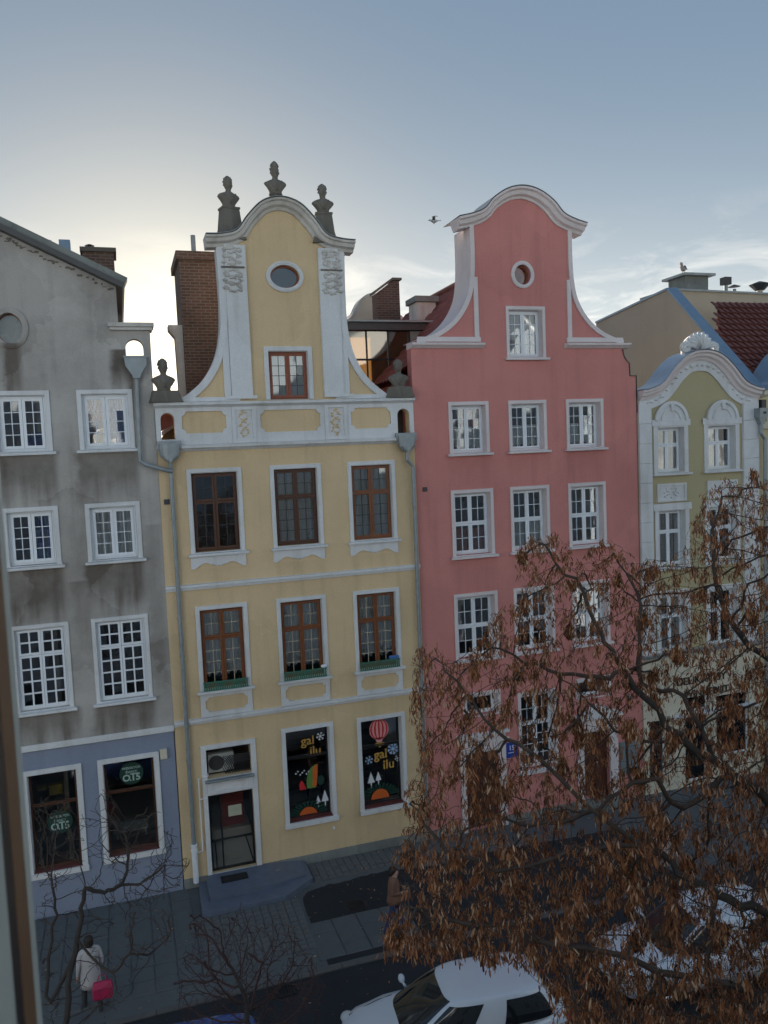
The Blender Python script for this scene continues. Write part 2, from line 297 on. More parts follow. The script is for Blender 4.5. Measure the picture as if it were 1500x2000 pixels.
# colours are the things' own
M['yellow'] = plaster('yellow_render', (.73,.565,.35), (.50,.385,.235), .48, .44, rects=[(a, b, z0, z1, .22) for z0, z1 in ((7.95,8.25),(3.75,4.12),(.2,.74)) for a, b in ((1.6,3.05),(3.8,5.2),(5.95,7.35))])
M['yellow_in'] = plaster('yellow_panel_render', (.71,.56,.35), (.53,.4,.23), .3, .2)
M['pink'] = plaster('pink_render', (.64,.27,.245), (.49,.20,.185), .55, .48, rects=[(a, b, z0, z1, .3) for z0, z1 in ((10.3,10.88),(7.2,7.9),(4.2,4.83)) for a, b in ((9.0,10.35),(10.9,12.25),(12.87,14.2))])
M['grey'] = plaster('grey_render', (.48,.465,.44), (.15,.13,.115), .5, .24, rects=[
    (-.95,.40,10.45,11.38,.6),(-2.9,-1.5,10.4,11.38,.62),(-.93,.40,7.6,8.58,.68),(-2.75,-1.5,7.5,8.58,.5),(-1.0,.45,4.25,4.95,.7),(-2.9,-1.4,4.25,4.95,.65),(-.03,.55,13.15,13.95,1.0),(-2.45,-2.12,12.9,14.1,.6),(-1.35,-1.0,6.9,8.2,.35),(.5,.85,5.0,9.5,.3)])
M['lilac'] = plaster('lilac_render', (.255,.30,.40), (.19,.22,.29), .3, .3)
M['olive'] = plaster('olive_render', (.47,.42,.26), (.38,.34,.21), .3, .2)
M['cream'] = plaster('cream_render', (.66,.62,.50), (.5,.46,.38), .3, .25)
M['pale_yellow'] = plaster('pale_yellow_render', (.68,.60,.38), (.5,.44,.3), .3, .25)
M['beige'] = plaster('beige_render', (.46,.42,.35), (.36,.33,.28), .35, .3)
M['white'] = plaster('white_stucco', (.72,.74,.76), (.45,.45,.43), .35, .4)
M['old_white'] = plaster('weathered_stucco', (.66,.65,.62), (.27,.25,.22), .6, .5)
M['rosewhite'] = plaster('rose_white_stucco', (.74,.68,.68), (.5,.44,.44), .3, .25)
M['plinth'] = plaster('grey_plinth_render', (.26,.28,.27), (.1,.11,.1), .5, .5)
M['pvc'] = simple('white_pvc', (.80,.85,.90), .35, var=.03)
M['brown'] = simple('brown_varnished_wood', (.22,.078,.03), .42, var=.25, scale=14, bump=.1)
M['darkbrown'] = simple('dark_brown_wood', (.09,.036,.018), .45, var=.25, scale=14)
M['redwood'] = simple('red_brown_wood', (.27,.07,.03), .45, var=.2, scale=14)
M['lead'] = simple('lead_came', (.05,.05,.05), .5)
M['goldbar'] = simple('pale_glazing_bar', (.62,.55,.42), .45)
M['glass'] = glass('window_glass', (.88,.9,.9))
M['glass_dark'] = glass('shop_glass', (.85,.87,.85), 1.5, 2.2, .08)
M['glass_blue'] = glass('oval_pane_glass', (.5,.55,.58), 1.6, 2.6, .03)
M['lace'] = lace('lace_curtain', (.85,.86,.87), .95); M['lace_w'] = lace('white_blind_cloth', (.78,.80,.80), 1.1)
M['zinc'] = simple('zinc_sheet', (.30,.34,.36), .48, metal=.35, var=.2, scale=5, bump=.1)
M['bluezinc'] = simple('blue_grey_coated_sheet', (.20,.29,.40), .35, metal=.25, var=.12, scale=3)
M['darkmetal'] = simple('dark_sheet_metal', (.07,.07,.075), .5, metal=.4, var=.2)
M['stone'] = plaster('grey_statue_stone', (.20,.185,.16), (.07,.065,.055), .5, .5)
M['brick'] = brick('old_red_brick', (.165,.095,.072), (.11,.066,.052), (.20,.175,.15))
M['tile'] = simple('clay_roof_tile', (.22,.07,.055), .7, var=.35, scale=2.2, bump=.2)
M['room'] = simple('room_plaster', (.22,.19,.16), .9)
M['roomfloor'] = simple('room_floor_board', (.10,.06,.04), .7)
M['green'] = simple('green_painted_wood', (.05,.18,.125), .5)
M['iron'] = simple('black_painted_iron', (.012,.012,.014), .45)
M['maroon'] = simple('maroon_sill_board', (.13,.035,.035), .55)
M['orange_wood'] = simple('dark_oak_door_wood', (.10,.035,.02), .5, var=.3, scale=9)
M['red_door'] = simple('red_door_paint', (.50,.06,.03), .5, var=.2)
M['blue_step'] = simple('blue_grey_tile_step', (.12,.15,.21), .55, var=.18, scale=4, bump=.1)
M['amber_pane'] = None

unit_box = MB().box(-.5,.5,-.5,.5,-.5,.5)
pane_meshes = {}
def pane(parent, x0, x1, y, z0, z1, m_='glass', name='pane', jit=.3):
    if m_ not in pane_meshes:
        me = unit_box.mesh('pane'); me.materials.append(M[m_]); pane_meshes[m_] = me
    o = bpy.data.objects.new(name, pane_meshes[m_]); COL.objects.link(o); o.parent = parent
    o.location = ((x0+x1)/2, y, (z0+z1)/2); o.scale = (x1-x0, .004, z1-z0)
    o.rotation_euler = (R(random.gauss(0, jit)), 0, R(random.gauss(0, jit)))
    return o
def curtain(parent, x0, x1, y, z0, z1, m_='lace', waves=7, amp=.03, hem=None):
    n = 48; mb = MB(); V = []; F = []
    ph = random.random()*6
    for i in range(n+1):
        u = i/n; x = x0+(x1-x0)*u; yy = y+amp*math.sin(u*waves*2*math.pi+ph)+amp*.5*math.sin(u*waves*4.3+ph*2)
        zb = z0 + (hem*(abs(math.sin(u*math.pi*(waves*.7)+ph))) if hem else 0)
        V += [(x, yy, z1), (x, yy+.01*math.sin(u*31), zb)]
    for i in range(n): F.append((2*i, 2*i+1, 2*i+3, 2*i+2))
    mb.add(V, F); return mb.build('curtain', M[m_], parent, smooth=True)
def frame_boxes(mb, x0, x1, z0, z1, w, y0, y1):
    mb.box(x0, x0+w, y0, y1, z0, z1); mb.box(x1-w, x1, y0, y1, z0, z1); mb.box(x0+w, x1-w, y0, y1, z0, z0+w); mb.box(x0+w, x1-w, y0, y1, z1-w, z1)
class Win:                                   # one window: hole in the wall and everything that fills it
    def __init__(s, x0, x1, z0, z1, sw=.11, fm='brown', lights=(), bar='goldbar', barw=.016, depth=.13, sur='white', bottom=.03,
                 curt=None, sill=True, fw=.06, label=None, proud=.045, ears=False, panemat='glass', openleaf=None, czr=(0,1), gm=None):
        s.__dict__.update(locals()); s.o = (x0+sw, x1-sw, z0+bottom, z1-sw)
    def hole(s): return rect(*s.o)
    def build(s, house):
        x0, x1, z0, z1 = s.o; y = s.depth; w = s.fw
        fb = MB(); frame_boxes(fb, x0, x1, z0, z1, w*.8, y, y+.07)
        bars = MB(); panes = []
        ix0, ix1, iz0, iz1 = x0+w*.8, x1-w*.8, z0+w*.8, z1-w*.8
        us = sorted({l[0] for l in s.lights} | {l[1] for l in s.lights}); vs = sorted({l[2] for l in s.lights} | {l[3] for l in s.lights})
        for (u0, u1, v0, v1, nc, nr) in s.lights:
            a0, a1 = ix0+(ix1-ix0)*u0, ix0+(ix1-ix0)*u1; b0, b1 = iz0+(iz1-iz0)*v0, iz0+(iz1-iz0)*v1
            q = .004; frame_boxes(fb, a0+q, a1-q, b0+q, b1-q, w, y-.018, y+.045)
            a0 += w+q; a1 -= w+q; b0 += w+q; b1 -= w+q
            for i in range(1, nc): xx = a0+(a1-a0)*i/nc; bars.box(xx-s.barw/2, xx+s.barw/2, y-.004, y+.03, b0, b1)
            for j in range(1, nr): zz = b0+(b1-b0)*j/nr; bars.box(a0, a1, y-.001, y+.027, zz-s.barw/2, zz+s.barw/2)
            for i in range(nc):
                for j in range(nr): panes.append((a0+(a1-a0)*i/nc, a0+(a1-a0)*(i+1)/nc, b0+(b1-b0)*j/nr, b0+(b1-b0)*(j+1)/nr))
        wo = fb.build('window', M[s.fm], house)
        if s.label: wo['label'] = s.label
        for p in panes: pane(wo, p[0], p[1], y+.013, p[2], p[3], s.panemat)
        if bars.v: bars.build('glazing_bar', M[s.bar], wo)
        if s.sur:
            X0, X1, Z0, Z1 = s.x0, s.x1, s.z0, s.z1; pr = -s.proud
            MB().slab([[(X0,Z0),(X1,Z0),(X1,Z1),(X0,Z1)], rect(x0-.002, x1+.002, z0-.002, z1+.002)], pr, .0).build('surround', M[s.sur], wo, bevel=.008)
            rb = MB()                                              # painted reveal inside the opening
            e = .012; rb.box(x0, x0+e, .002, y, z0, z1); rb.box(x1-e, x1, .002, y, z0, z1); rb.box(x0+e, x1-e, .002, y, z1-e, z1)
            rb.build('reveal', M[s.sur], wo)
        if s.sill:
            sb = MB(); e = .075
            sb.box(s.x0-e, s.x1+e, -.15, -s.proud-.003, s.z0-.07, s.z0-.005); sb.add([(s.x0-e,-.15,s.z0-.003),(s.x1+e,-.15,s.z0-.003),(x1,y,s.z0+s.bottom),(x0,y,s.z0+s.bottom)], [(0,1,2,3)])
            sb.build('sill', M[s.sur or 'white'], wo, bevel=.006)
        if s.curt:
            za = z0+(z1-z0)*s.czr[0]; zb = z0+(z1-z0)*s.czr[1]
            curtain(wo, x0+.03, x1-.03, y+.065, za, zb, s.curt, waves=random.choice([6,7,9]), hem=(.10 if s.czr[0] > 0 else None))
        return wo
TWO = lambda r=4: ((0,.5,0,1,2,r),(.5,1,0,1,2,r))
CROSS = lambda t, lo, hi: ((0,.5,0,t,2,lo),(.5,1,0,t,2,lo),(0,.5,t,1,2,hi),(.5,1,t,1,2,hi))
def body(house, x0, x1, z1, depth, floors, m_):
    """hollow shell behind the front: sides, back, storey floors, so that windows look into rooms"""
    t = .25; b = MB(); b.box(x0, x0+t, .31, depth, G, z1); b.box(x1-t, x1, .31, depth, G, z1); b.box(x0+t, x1-t, depth-t, depth, G, z1); b.box(x0, x1, .31, depth, z1, z1+.12)
    b.build('side_wall', M[m_], house)
    f = MB(); r_ = MB()
    for z in floors: f.box(x0+t, x1-t, .31, depth-t, z-.12, z)
    f.build('storey_floor', M['roomfloor'], house)
    r_.box(x0+t, x1-t, 3.4, 3.5, G, z1-.02)
    for k in (1, 2): xm = x0+(x1-x0)*k/3; r_.box(xm-.05, xm+.05, .31, 3.39, G, z1-.02)
    r_.build('partition', M['room'], house)
def pipe(name, pts, r_, parent, m_='zinc', joints=()):
    mb = MB().tube(pts, r_, 12)
    for (p, q) in joints: mb.tube([p, q], r_*1.25, 12)
    return mb.build(name, M[m_], parent, smooth=False)
def shade(o):
    o.data.polygons.foreach_set('use_smooth', [True]*len(o.data.polygons)); return o

# ================================================================== GREY HOUSE
grey = thing('town_house', 'stained grey plaster gabled town house with lilac-blue shopfront, at the left edge', 'house', (-3.15, 0, G))
wins = []
for (a, b) in ((-.91,.41), (-2.83,-1.53)):
    wins.append(Win(a, b, 11.47, 12.96, .11, 'pvc', TWO(4), 'pvc', .018, fw=.07, curt=None))
for k, (a, b) in enumerate(((-.90,.42), (-2.80,-1.52))):
    wins.append(Win(a, b, 8.67, 10.13, .11, 'pvc', TWO(4), 'pvc', .018, fw=.07, curt='lace_w' if k == 0 else None))
for (a, b) in ((-.94,.44), (-2.82,-1.47)):
    wins.append(Win(a, b, 5.04, 7.22, .10, 'pvc', ((0,.5,0,.675,2,4),(.5,1,0,.675,2,4),(0,.5,.675,1,2,2),(.5,1,.675,1,2,2)), 'pvc', .04, fw=.055, depth=.1))
shops_g = [Win(-1.03,.49,.85,3.57,.13,'darkbrown',((0,1,0,.66,1,1),(0,1,.66,1,1,1)),fw=.035,depth=.2,bottom=.12,panemat='glass_dark',sill=False),
           Win(-2.82,-1.41,.78,3.56,.13,'darkbrown',((0,1,0,.66,1,1),(0,1,.66,1,1,1)),fw=.035,depth=.2,bottom=.12,panemat='glass_dark',sill=False)]
rnd = ellipse(-2.31, 14.46, .30, .37)
hole_g = arch(.33, .76, 13.70, 14.22)
gl = -7.22
def gz(x): return 17.06-.24-.485*(abs(x+3.15)-.82)
out_g = [(gl,4.06),(.92,4.06),(.94,14.42),(.19,14.42),(.19,gz(.19)),(-3.15,gz(-3.15)),(-6.49,gz(-6.49)),(-6.49,14.42),(gl,14.42)]
MB().slab([out_g, rnd, hole_g]+[w_.hole() for w_ in wins], 0, .3).build('wall', M['grey'], grey)
MB().slab([rect(gl, .90, G, 4.055)]+[w_.hole() for w_ in shops_g], .012, .3).build('shopfront_wall', M['lilac'], grey)
for w_ in wins+shops_g: w_.build(grey)
for w_ in shops_g:                            # maroon display floor and white ledge under the panes
    x0, x1, z0, z1 = w_.o
    MB().box(x0, x1, -.02, .20, z0-.012, z0+.03).build('sill_board', M['maroon'], grey); MB().box(w_.x0, w_.x1+.02, -.09, -.046, z0-.13, z0-.0).build('ledge', M['white'], grey)
    db = MB(); db.box(x0, x1, .27, .9, z0-.1, z0+.02); db.build('display_floor', M['maroon'], grey)
MB().slab([rect(gl, .915, 4.05, 4.21)], -.07, .0).build('string_course', M['white'], grey, bevel=.02)
MB().sweep(ellipse(-2.31, 14.46, .33, .40, 40), [(-.09,.002),(-.09,-.05),(-.03,-.07),(.04,-.05),(.04,.002)], closed=True).build('round_window_surround', M['grey'], grey)
rw = MB(); rw.sweep(ellipse(-2.31, 14.46, .29, .36, 40), [(-.05,.12),(-.05,.17),(.02,.17),(.02,.12)], closed=True); rw = rw.build('round_window', M['brown'], grey); pane(rw, -2.62,-2.0,.15,14.1,14.83)
cn = MB(); cn.box(-.02,1.0,-.12,.42,14.42,14.50); cn.box(-.06,1.04,-.17,.47,14.50,14.60); cn.build('shoulder_cornice', M['old_white'], grey, bevel=.012)
# verge board, roof and eaves along the slope
vp = [(.42, gz(.42)+.08), (-3.15, gz(-3.15)+.08), (-6.7, gz(-6.7)+.08)]
MB().sweep(vp, [(-.13,-.22),(-.13,.3),(.03,.3),(.03,-.22)]).build('verge_board', M['plinth'], grey)
MB().sweep(vp, [(.035,-.30),(.035,8.9),(.13,8.9),(.16,-.30)]).build('roof', simple('dark_neutral_roof_felt', (.10,.10,.10), .8), grey)
sfx = MB(); random.seed(3)
for k in range(60):                           # flaking render below the verge
    x = .1-k*.05+random.uniform(-.03,.03); (random.random() < .6) and sfx.blob((x, .0, gz(x)-.17-random.uniform(0,.09)), .02+random.random()*.06, .008, .012+random.random()*.03, 7, 4)
sfx.build('flaked_render', M['stone'], grey)['kind'] = 'stuff'
body(grey, gl, .88, 13.0, 9, (4.1, 7.6, 10.7), 'grey')
ub = MB(); ub.box(gl+.7, .16, .31, 8.8, 13.13, 14.9); ub.build('attic_wall', M['grey'], grey)
hp = MB(); hx, hz = .54, 13.30                # hopper head: funnel on the wall face
hp.loft([[(hx+sx*w2, yy, z) for sx, yy in ((-1,-.02),(-1,-.30),(1,-.30),(1,-.02))] for z, w2 in ((13.20,.07),(13.30,.11),(13.52,.25),(13.72,.27))]); hp.box(hx-.29,hx+.29,-.32,-.0,13.72,13.76)
hp.build('hopper_head', M['zinc'], grey)
pipe('downpipe', [(.54,-.13,13.25),(.50,-.13,11.3),(.50,-.13,11.15),(.62,-.15,11.05),(1.12,-.2,10.88),(1.28,-.17,10.84)], .055, grey, joints=[((.52,-.13,12.2),(.52,-.13,12.26))])
MB().box(.52,.70,-.10,-.0,3.36,3.62).build('junction_box', M['cream'], grey, bevel=.01)
# roof clutter on the grey house
ch = thing('brick_chimney', 'low dark brick chimney with a small cowl behind the grey house roof edge', 'chimney', (-.15, 3.4, 14.9))
MB().box(-.62,.22,3.0,3.9,14.9,17.08).build('stack', M['brick'], ch); MB().box(-.68,.29,2.93,3.97,17.08,17.2).build('cap', M['stone'], ch)
MB().tube([(-.42,3.4,17.2),(-.42,3.4,17.34)],.05).tube([(-.42,3.4,17.34),(-.42,3.4,17.38)],[.14,.05]).build('cowl', M['darkmetal'], ch)
vb = thing('roof_vent', 'pale blue sheet-metal vent box on the grey house roof', 'vent', (-1.05, 3.3, 15.8))
MB().box(-1.22,-.92,3.1,3.5,15.8,17.42).build('housing', M['bluezinc'], vb, bevel=.02); MB().tube([(-1.5,3.3,15.9),(-1.5,3.3,17.35)],.045).tube([(-1.5,3.3,17.35),(-1.5,3.3,17.42)],[.09,.09]).build('flue', M['zinc'], vb)

# ================================================================== YELLOW HOUSE
yel = thing('town_house', 'yellow town house with white scrolled gable, brown windows and gal ilu shop', 'house', (4.4, 0, G))
Y0, Y1 = .925, 7.965
wins = []
for k, (a, b) in enumerate(((1.62,3.04),(3.79,5.20),(5.95,7.34))):
    wins.append(Win(a, b, 8.66, 10.88, .11, 'darkbrown' if k < 2 else 'brown', CROSS(.64,4,2), 'lead', .012, curt=(None,'lace','lace_w')[k], czr=((0,1),(0,1),(0,1))[k]))
for k, (a, b) in enumerate(((1.63,3.0),(3.78,5.16),(5.94,7.31))):
    wins.append(Win(a, b, 5.0, 7.27, .11, 'brown', CROSS(.64,4,2), 'goldbar', .014, curt='lace', czr=(.13,1)))
up_wins = wins[:3]; lo_wins = wins[3:]
shops_y = [Win(3.72,5.20,.88,3.67,.12,'iron',((0,1,0,.68,1,1),(0,1,.68,1,1,1)),fw=.035,depth=.22,bottom=.1,panemat='glass_dark',sill=False),
           Win(5.88,7.33,.87,3.65,.12,'iron',((0,1,0,.68,1,1),(0,1,.68,1,1,1)),fw=.035,depth=.22,bottom=.1,panemat='glass_dark',sill=False)]
door_o = (1.67, 2.87, 0.0, 2.16); tran_o = (1.69, 2.87, 2.60, 3.41)
ahl = arch(1.06, 1.40, 11.66, 12.34); ahr = arch(7.47, 7.83, 11.60, 12.30)
MB().slab([rect(Y0, Y1, G, 12.5), ahl, ahr, rect(1.67,2.87,-.02,2.16), rect(*tran_o)]+[w_.hole() for w_ in wins+shops_y], 0, .3).build('wall', M['yellow'], yel)
for w_ in wins+shops_y: w_.build(yel)
for w_ in shops_y:
    x0, x1, z0, z1 = w_.o
    MB().box(x0, x1, -.02, .22, z0-.012, z0+.03).build('sill_board', M['maroon'], yel); MB().box(w_.x0-.02, w_.x1+.03, -.10, -.046, z0-.13, z0-.0).build('ledge', M['white'], yel)
    MB().box(x0, x1, .31, 1.0, z0-.1, z0+.02).build('display_floor', M['maroon'], yel)
body(yel, Y0+.02, Y1-.02, 11.3, 9, (4.2, 7.8), 'yellow')
MB().slab([rect(Y0+.0, Y1-.0, G, -.02)], -.03, -.001).build('plinth', M['plinth'], yel)
for (z0, z1) in ((7.72,7.86),(4.14,4.28)):
    MB().sweep([(Y0,z0),(Y1,z0)], [(0,.0),(0,-.05),(.06,-.065),(.075,-.10),(z1-z0,-.10),(z1-z0+.015,.0)]).build('string_course', M['white'], yel)
for w_ in up_wins:                            # scalloped aprons
    n = 40; a, b = w_.x0-.02, w_.x1-.0; P = [(a,8.585),(a,8.27)]
    for i in range(n+1):
        u = i/n; v = abs(u-.5)*2
        z = 8.25+.15*math.sin(v*math.pi*.92)**2*(1 if v > .22 else 0)+(.09*abs(math.cos(v*22)) if v < .22 else 0)+(.05 if .18 < v < .26 else 0)
        P.append((a+.08+(b-a-.16)*u, z))
    P += [(b,8.27),(b,8.585)]
    MB().slab([P[::-1] if False else P], -.05, -.0).build('apron', M['white'], yel, bevel=.006)
for w_ in lo_wins:                            # framed panels
    a, b = w_.x0-.0, w_.x1-.0
    MB().slab([rect(a,b,4.30,4.925), notched(a+.13,b-.13,4.42,4.82,.09)], -.05, -.0).build('apron', M['white'], yel, bevel=.006)
for k, w_ in enumerate(lo_wins):              # green slatted flower-box rails on the sills
    a, b = w_.o[0]-.02, w_.o[1]+.02; rb = MB(); rb.box(a,b,-.135,-.12,5.22,5.25); rb.box(a,b,-.135,-.12,5.01,5.04)
    nsl = 20
    for i in range(nsl): x = a+(b-a)*(i+.5)/nsl; rb.box(x-.017,x+.017,-.134,-.121,5.04,5.22)
    rb.build('box_rail', M['green'], yel)
bb = MB().blob((5.0,-.1,5.29),.09,.06,.05,12,6).build('bowl', M['pvc'], yel); tag(bb, 'white bowl on the green rail')
bb = MB().box(6.9,7.2,-.13,-.05,5.24,5.34).build('towel', simple('blue_cloth', (.06,.16,.42), .8), yel, bevel=.03)
# frieze with panels, cornices
fr = [rect(Y0+.01, Y1-.01, 11.50, 12.46), ahl, ahr, notched(1.59,2.72,11.80,12.36), notched(3.62,5.25,11.77,12.35), notched(6.12,7.27,11.78,12.35)]
MB().slab(fr, -.055, -.0).build('frieze', M['white'], yel, bevel=.006)
for (a, b) in ((2.86,3.50),(5.36,6.0)):
    MB().slab([rect(a,b,11.505,12.455), rect(a+.1,b-.1,11.6,12.37)], -.11, -.056).build('frieze_pier', M['white'], yel, bevel=.006)
MB().sweep([(Y0-.02,12.46),(Y1+.0,12.46)], [(0,.3),(0,-.07),(.04,-.13),(.06,-.19),(.13,-.20),(.14,.3)]).build('cornice', M['white'], yel)
MB().sweep([(Y0-.0,11.34),(Y1+.0,11.34)], [(0,-.0),(0,-.04),(.05,-.10),(.08,-.17),(.155,-.18),(.16,-.0)]).build('cornice', M['white'], yel)
def relief(name, x0, x1, z0, z1, n, parent, m_, y=-.07, r_=(.03,.075), seed=1, swirl=True):
    random.seed(seed); mb = MB(); cx = (x0+x1)/2
    for i in range(n):
        u = i/max(1, n-1); z = z0+(z1-z0)*u; k = math.sin(u*9.5)
        for sgn in (-1, 1):
            x = cx+(x1-x0)*.30*k*sgn+random.uniform(-.03,.03); q = random.uniform(*r_)
            mb.blob((x, y, z+random.uniform(-.02,.02)), q, .035, q*random.uniform(.5,1.0), 8, 5)
    return mb.build(name, M[m_], parent, smooth=True)
relief('carved_foliage', 3.0,3.36,11.66,12.32,16,yel,'yellow',-.066,(.018,.045),4); relief('carved_foliage', 5.5,5.86,11.66,12.32,16,yel,'yellow',-.066,(.018,.045),5)
# gable
GC = 4.42
half = [(2.95,12.60),(2.62,12.80),(2.2,13.18),(1.88,13.72),(1.72,14.35),(1.67,15.1),(1.68,15.9),(1.70,16.62)]
hs = smooth_path(half, 5)
ctop = smooth_path([(-1.98,16.80),(-1.55,16.83),(-1.17,16.95),(-.88,17.32),(-.48,17.70),(0,17.83),(.48,17.70),(.88,17.32),(1.17,16.95),(1.55,16.83),(1.98,16.80)], 5)
gab = [(GC-d, z) for d, z in hs] + [(GC+d, z-.14) for d, z in ctop if abs(d) < 1.6] + [(GC+d, z) for d, z in reversed(hs)]
ovl = ellipse(4.48,15.86,.40,.31,36)
gwin = Win(3.80,5.11,12.62,14.03,.12,'redwood',TWO(4),'lead',.014,bottom=.01,sill=False,curt='lace_w')
gab_ccw = gab[::-1]
MB().slab([gab_ccw, ovl, gwin.hole()], 0.0, .32).build('gable_wall', M['yellow'], yel)
gwin.build(yel)
MB().sweep(ellipse(4.48,15.86,.45,.355,44), [(-.055,.0),(-.055,-.05),(.0,-.07),(.055,-.05),(.055,.0)], closed=True).build('oval_surround', M['white'], yel)
ow = MB().sweep(ellipse(4.48,15.86,.38,.29,40), [(-.03,.10),(-.03,.15),(.03,.15),(.03,.10)], closed=True).build('oval_window', M['redwood'], yel); pane(ow,4.1,4.86,.13,15.56,16.16,'glass_blue',jit=0)
MB().box(4.0,5.0,.34,.36,15.4,16.3).build('oval_blind', M['room'], yel)
for sg in (-1, 1):                            # white bands of the scrolls and pilasters
    cv = [(GC+sg*d, z) for d, z in hs[:-1]]
    pf = [(-.02*sg,.33),(-.02*sg,-.07),(.15*sg,-.07),(.15*sg,.0)] if sg > 0 else [(.02,.33),(.02,-.07),(-.15,-.07),(-.15,.0)]
    MB().sweep(cv, [(sg*.0+.02*(-sg)*-1*0+ (o_), y_) for o_, y_ in ([(-.02,.34),(-.02,-.07),(.16,-.07),(.16,-.002)] if sg > 0 else [(.02,.34),(.02,-.07),(-.16,-.07),(-.16,-.002)])]).build('scroll_band', M['white'], yel)
    xs = sorted((GC+sg*1.30, GC+sg*2.86)); MB().slab([rect(xs[0], xs[1], 12.605, 12.72)], -.075, -.001).build('scroll_foot', M['white'], yel, bevel=.006)
    a, b = sorted((GC+sg*.97, GC+sg*1.52)); MB().slab([rect(a,b,12.72,16.62)], -.12, -.002).build('pilaster', M['white'], yel, bevel=.01)
    a, b = sorted((GC+sg*1.525, GC+sg*1.70)); MB().slab([rect(a,b,12.725,16.60)], -.06, -.003).build('pilaster_strip', M['white'], yel, bevel=.01)
    cx = GC+sg*1.32
    MB().box(cx-.30,cx+.30,-.16,-.122,16.02,16.06).build('capital_fillet', M['stone'], yel)
    relief('carved_foliage', cx-.34,cx+.34,15.42,15.98,22,yel,'old_white',-.125,(.03,.075),11+sg); relief('carved_foliage', cx-.34,cx+.34,16.1,16.56,18,yel,'old_white',-.125,(.03,.075),21+sg)
    MB().box(cx-.36,cx+.46*1,-.14,-.121,12.66,12.74).build('pilaster_base', M['white'], yel)
MB().sweep([(GC+d, z) for d, z in ctop], [(-.26,.30),(-.26,-.06),(-.19,-.10),(-.15,-.20),(-.07,-.24),(-.05,-.30),(0,-.32),(.02,.36)]).build('gable_cornice', M['old_white'], yel)
MB().sweep([(GC+d, z) for d, z in ctop], [(.022,.40),(.022,-.34),(.035,-.34),(.035,.40)]).build('cornice_flashing', M['zinc'], yel)
rf = MB()                                     # roof behind the gable
for sg in (-1, 1):
    rf.add([(GC+sg*2.9,.34,12.2),(GC+sg*2.9,9,12.2),(GC,9,16.35),(GC,.34,16.35),(GC+sg*2.9,.34,12.05),(GC+sg*2.9,9,12.05),(GC,9,16.2),(GC,.34,16.2)], [(0,1,2,3),(4,7,6,5),(0,4,5,1),(1,5,6,2)])
rf.build('roof', M['tile'], yel)
MB().add([(Y0+.3,8.9,11.4),(Y1-.3,8.9,11.4),(GC+2.8,8.9,12.2),(GC,8.9,16.2),(GC-2.8,8.9,12.2)], [(0,1,2,3,4)]).build('rear_gable', M['yellow'], yel)
ed = MB(); ed.add([(.97,.45,11.84),(1.6,.45,12.16),(1.6,2.2,12.5),(.97,2.2,12.2),(.97,.45,12.42),(1.6,.45,12.45),(1.6,2.2,12.55),(.97,2.2,12.52)], [(0,1,2,3),(4,7,6,5),(0,4,5,1),(1,5,6,2),(2,6,7,3),(3,7,4,0)])
ed.build('valley_eave', M['tile'], yel)
MB().box(7.42,7.9,.7,.75,11.4,12.45).build('valley_board', M['darkmetal'], yel)
for (hx, pts) in ((1.23, [(1.23,-.17,11.2),(1.23,-.13,10.9),(1.23,-.12,4),(1.23,-.12,.7)]), (7.66, [(7.66,-.17,11.1),(7.66,-.17,10.86),(7.84,-.14,10.66),(7.84,-.12,4),(7.84,-.12,.0)])):
    hp = MB(); hp.loft([[(hx+w2*math.cos(2*math.pi*q/14), -.19+.17*math.sin(2*math.pi*q/14), z) for q in range(14)] for z, w2 in ((11.08,.06),(11.16,.17),(11.25,.25),(11.52,.27),(11.55,.27))]); hp.box(hx-.06,hx+.06,-.375,-.36,11.38,11.43)
    hp.box(hx-.3,hx+.3,-.2,-.10,11.42,11.62); hp.build('hopper_head', M['zinc'], yel)
    pipe('downpipe', pts, .055, yel, joints=[((pts[-1][0],-.12,z),(pts[-1][0],-.12,z+.05)) for z in (9.6,7.0,6.0,3.2)])
pipe('standpipe', [(1.23,-.12,.95),(1.23,-.12,-.1)], .075, yel, 'pvc', joints=[((1.23,-.12,.75),(1.23,-.12,.82)),((1.23,-.12,.9),(1.23,-.12,.96))])
for z in (9.0,): MB().box(1.02,1.16,-.05,-.0,10.0,10.13).build('vent_cover', M['darkmetal'], yel)
# doorway
MB().slab([rect(1.55,3.01,-.02,3.53), rect(1.67,2.87,-.015,2.16), rect(*tran_o)], -.06, -.0).build('door_surround', M['white'], yel, bevel=.008)
MB().slab([rect(1.66,2.88,2.20,2.53), rect(1.78,2.76,2.28,2.46)], -.10, -.061).build('lintel_panel', M['white'], yel, bevel=.008)
MB().box(1.62,2.92,-.2,-.061,2.54,2.60).build('lintel_ledge', M['zinc'], yel, bevel=.01)
dr = MB(); frame_boxes(dr, 1.68,2.86,-.0,2.15,.05,.10,.16); dr.box(1.98,2.02,.11,.15,.05,2.1); dr.box(1.73,2.81,.11,.15,.80,.84); dr = dr.build('door', M['iron'], yel)
MB().box(2.2,2.56,.125,.135,1.42,1.72).build('notice', simple('pale_notice_print', (.45,.45,.35), .6), dr)
rd = MB().box(2.05,2.72,.9,.95,.82,2.12).build('inner_door', M['red_door'], yel); tag(rd, 'red inner door behind the glazed entrance')
MB().add([(1.68,.17,.05),(2.86,.17,.05),(2.86,.75,.80),(1.68,.75,.80),(1.68,3.3,.82),(2.86,3.3,.82)], [(0,1,2,3),(3,2,5,4)]).build('hall_ramp', simple('pale_hall_tile', (.85,.80,.70), .35), yel)
pane(dr,1.73,2.81,.13,.05,2.1,'glass',jit=0)
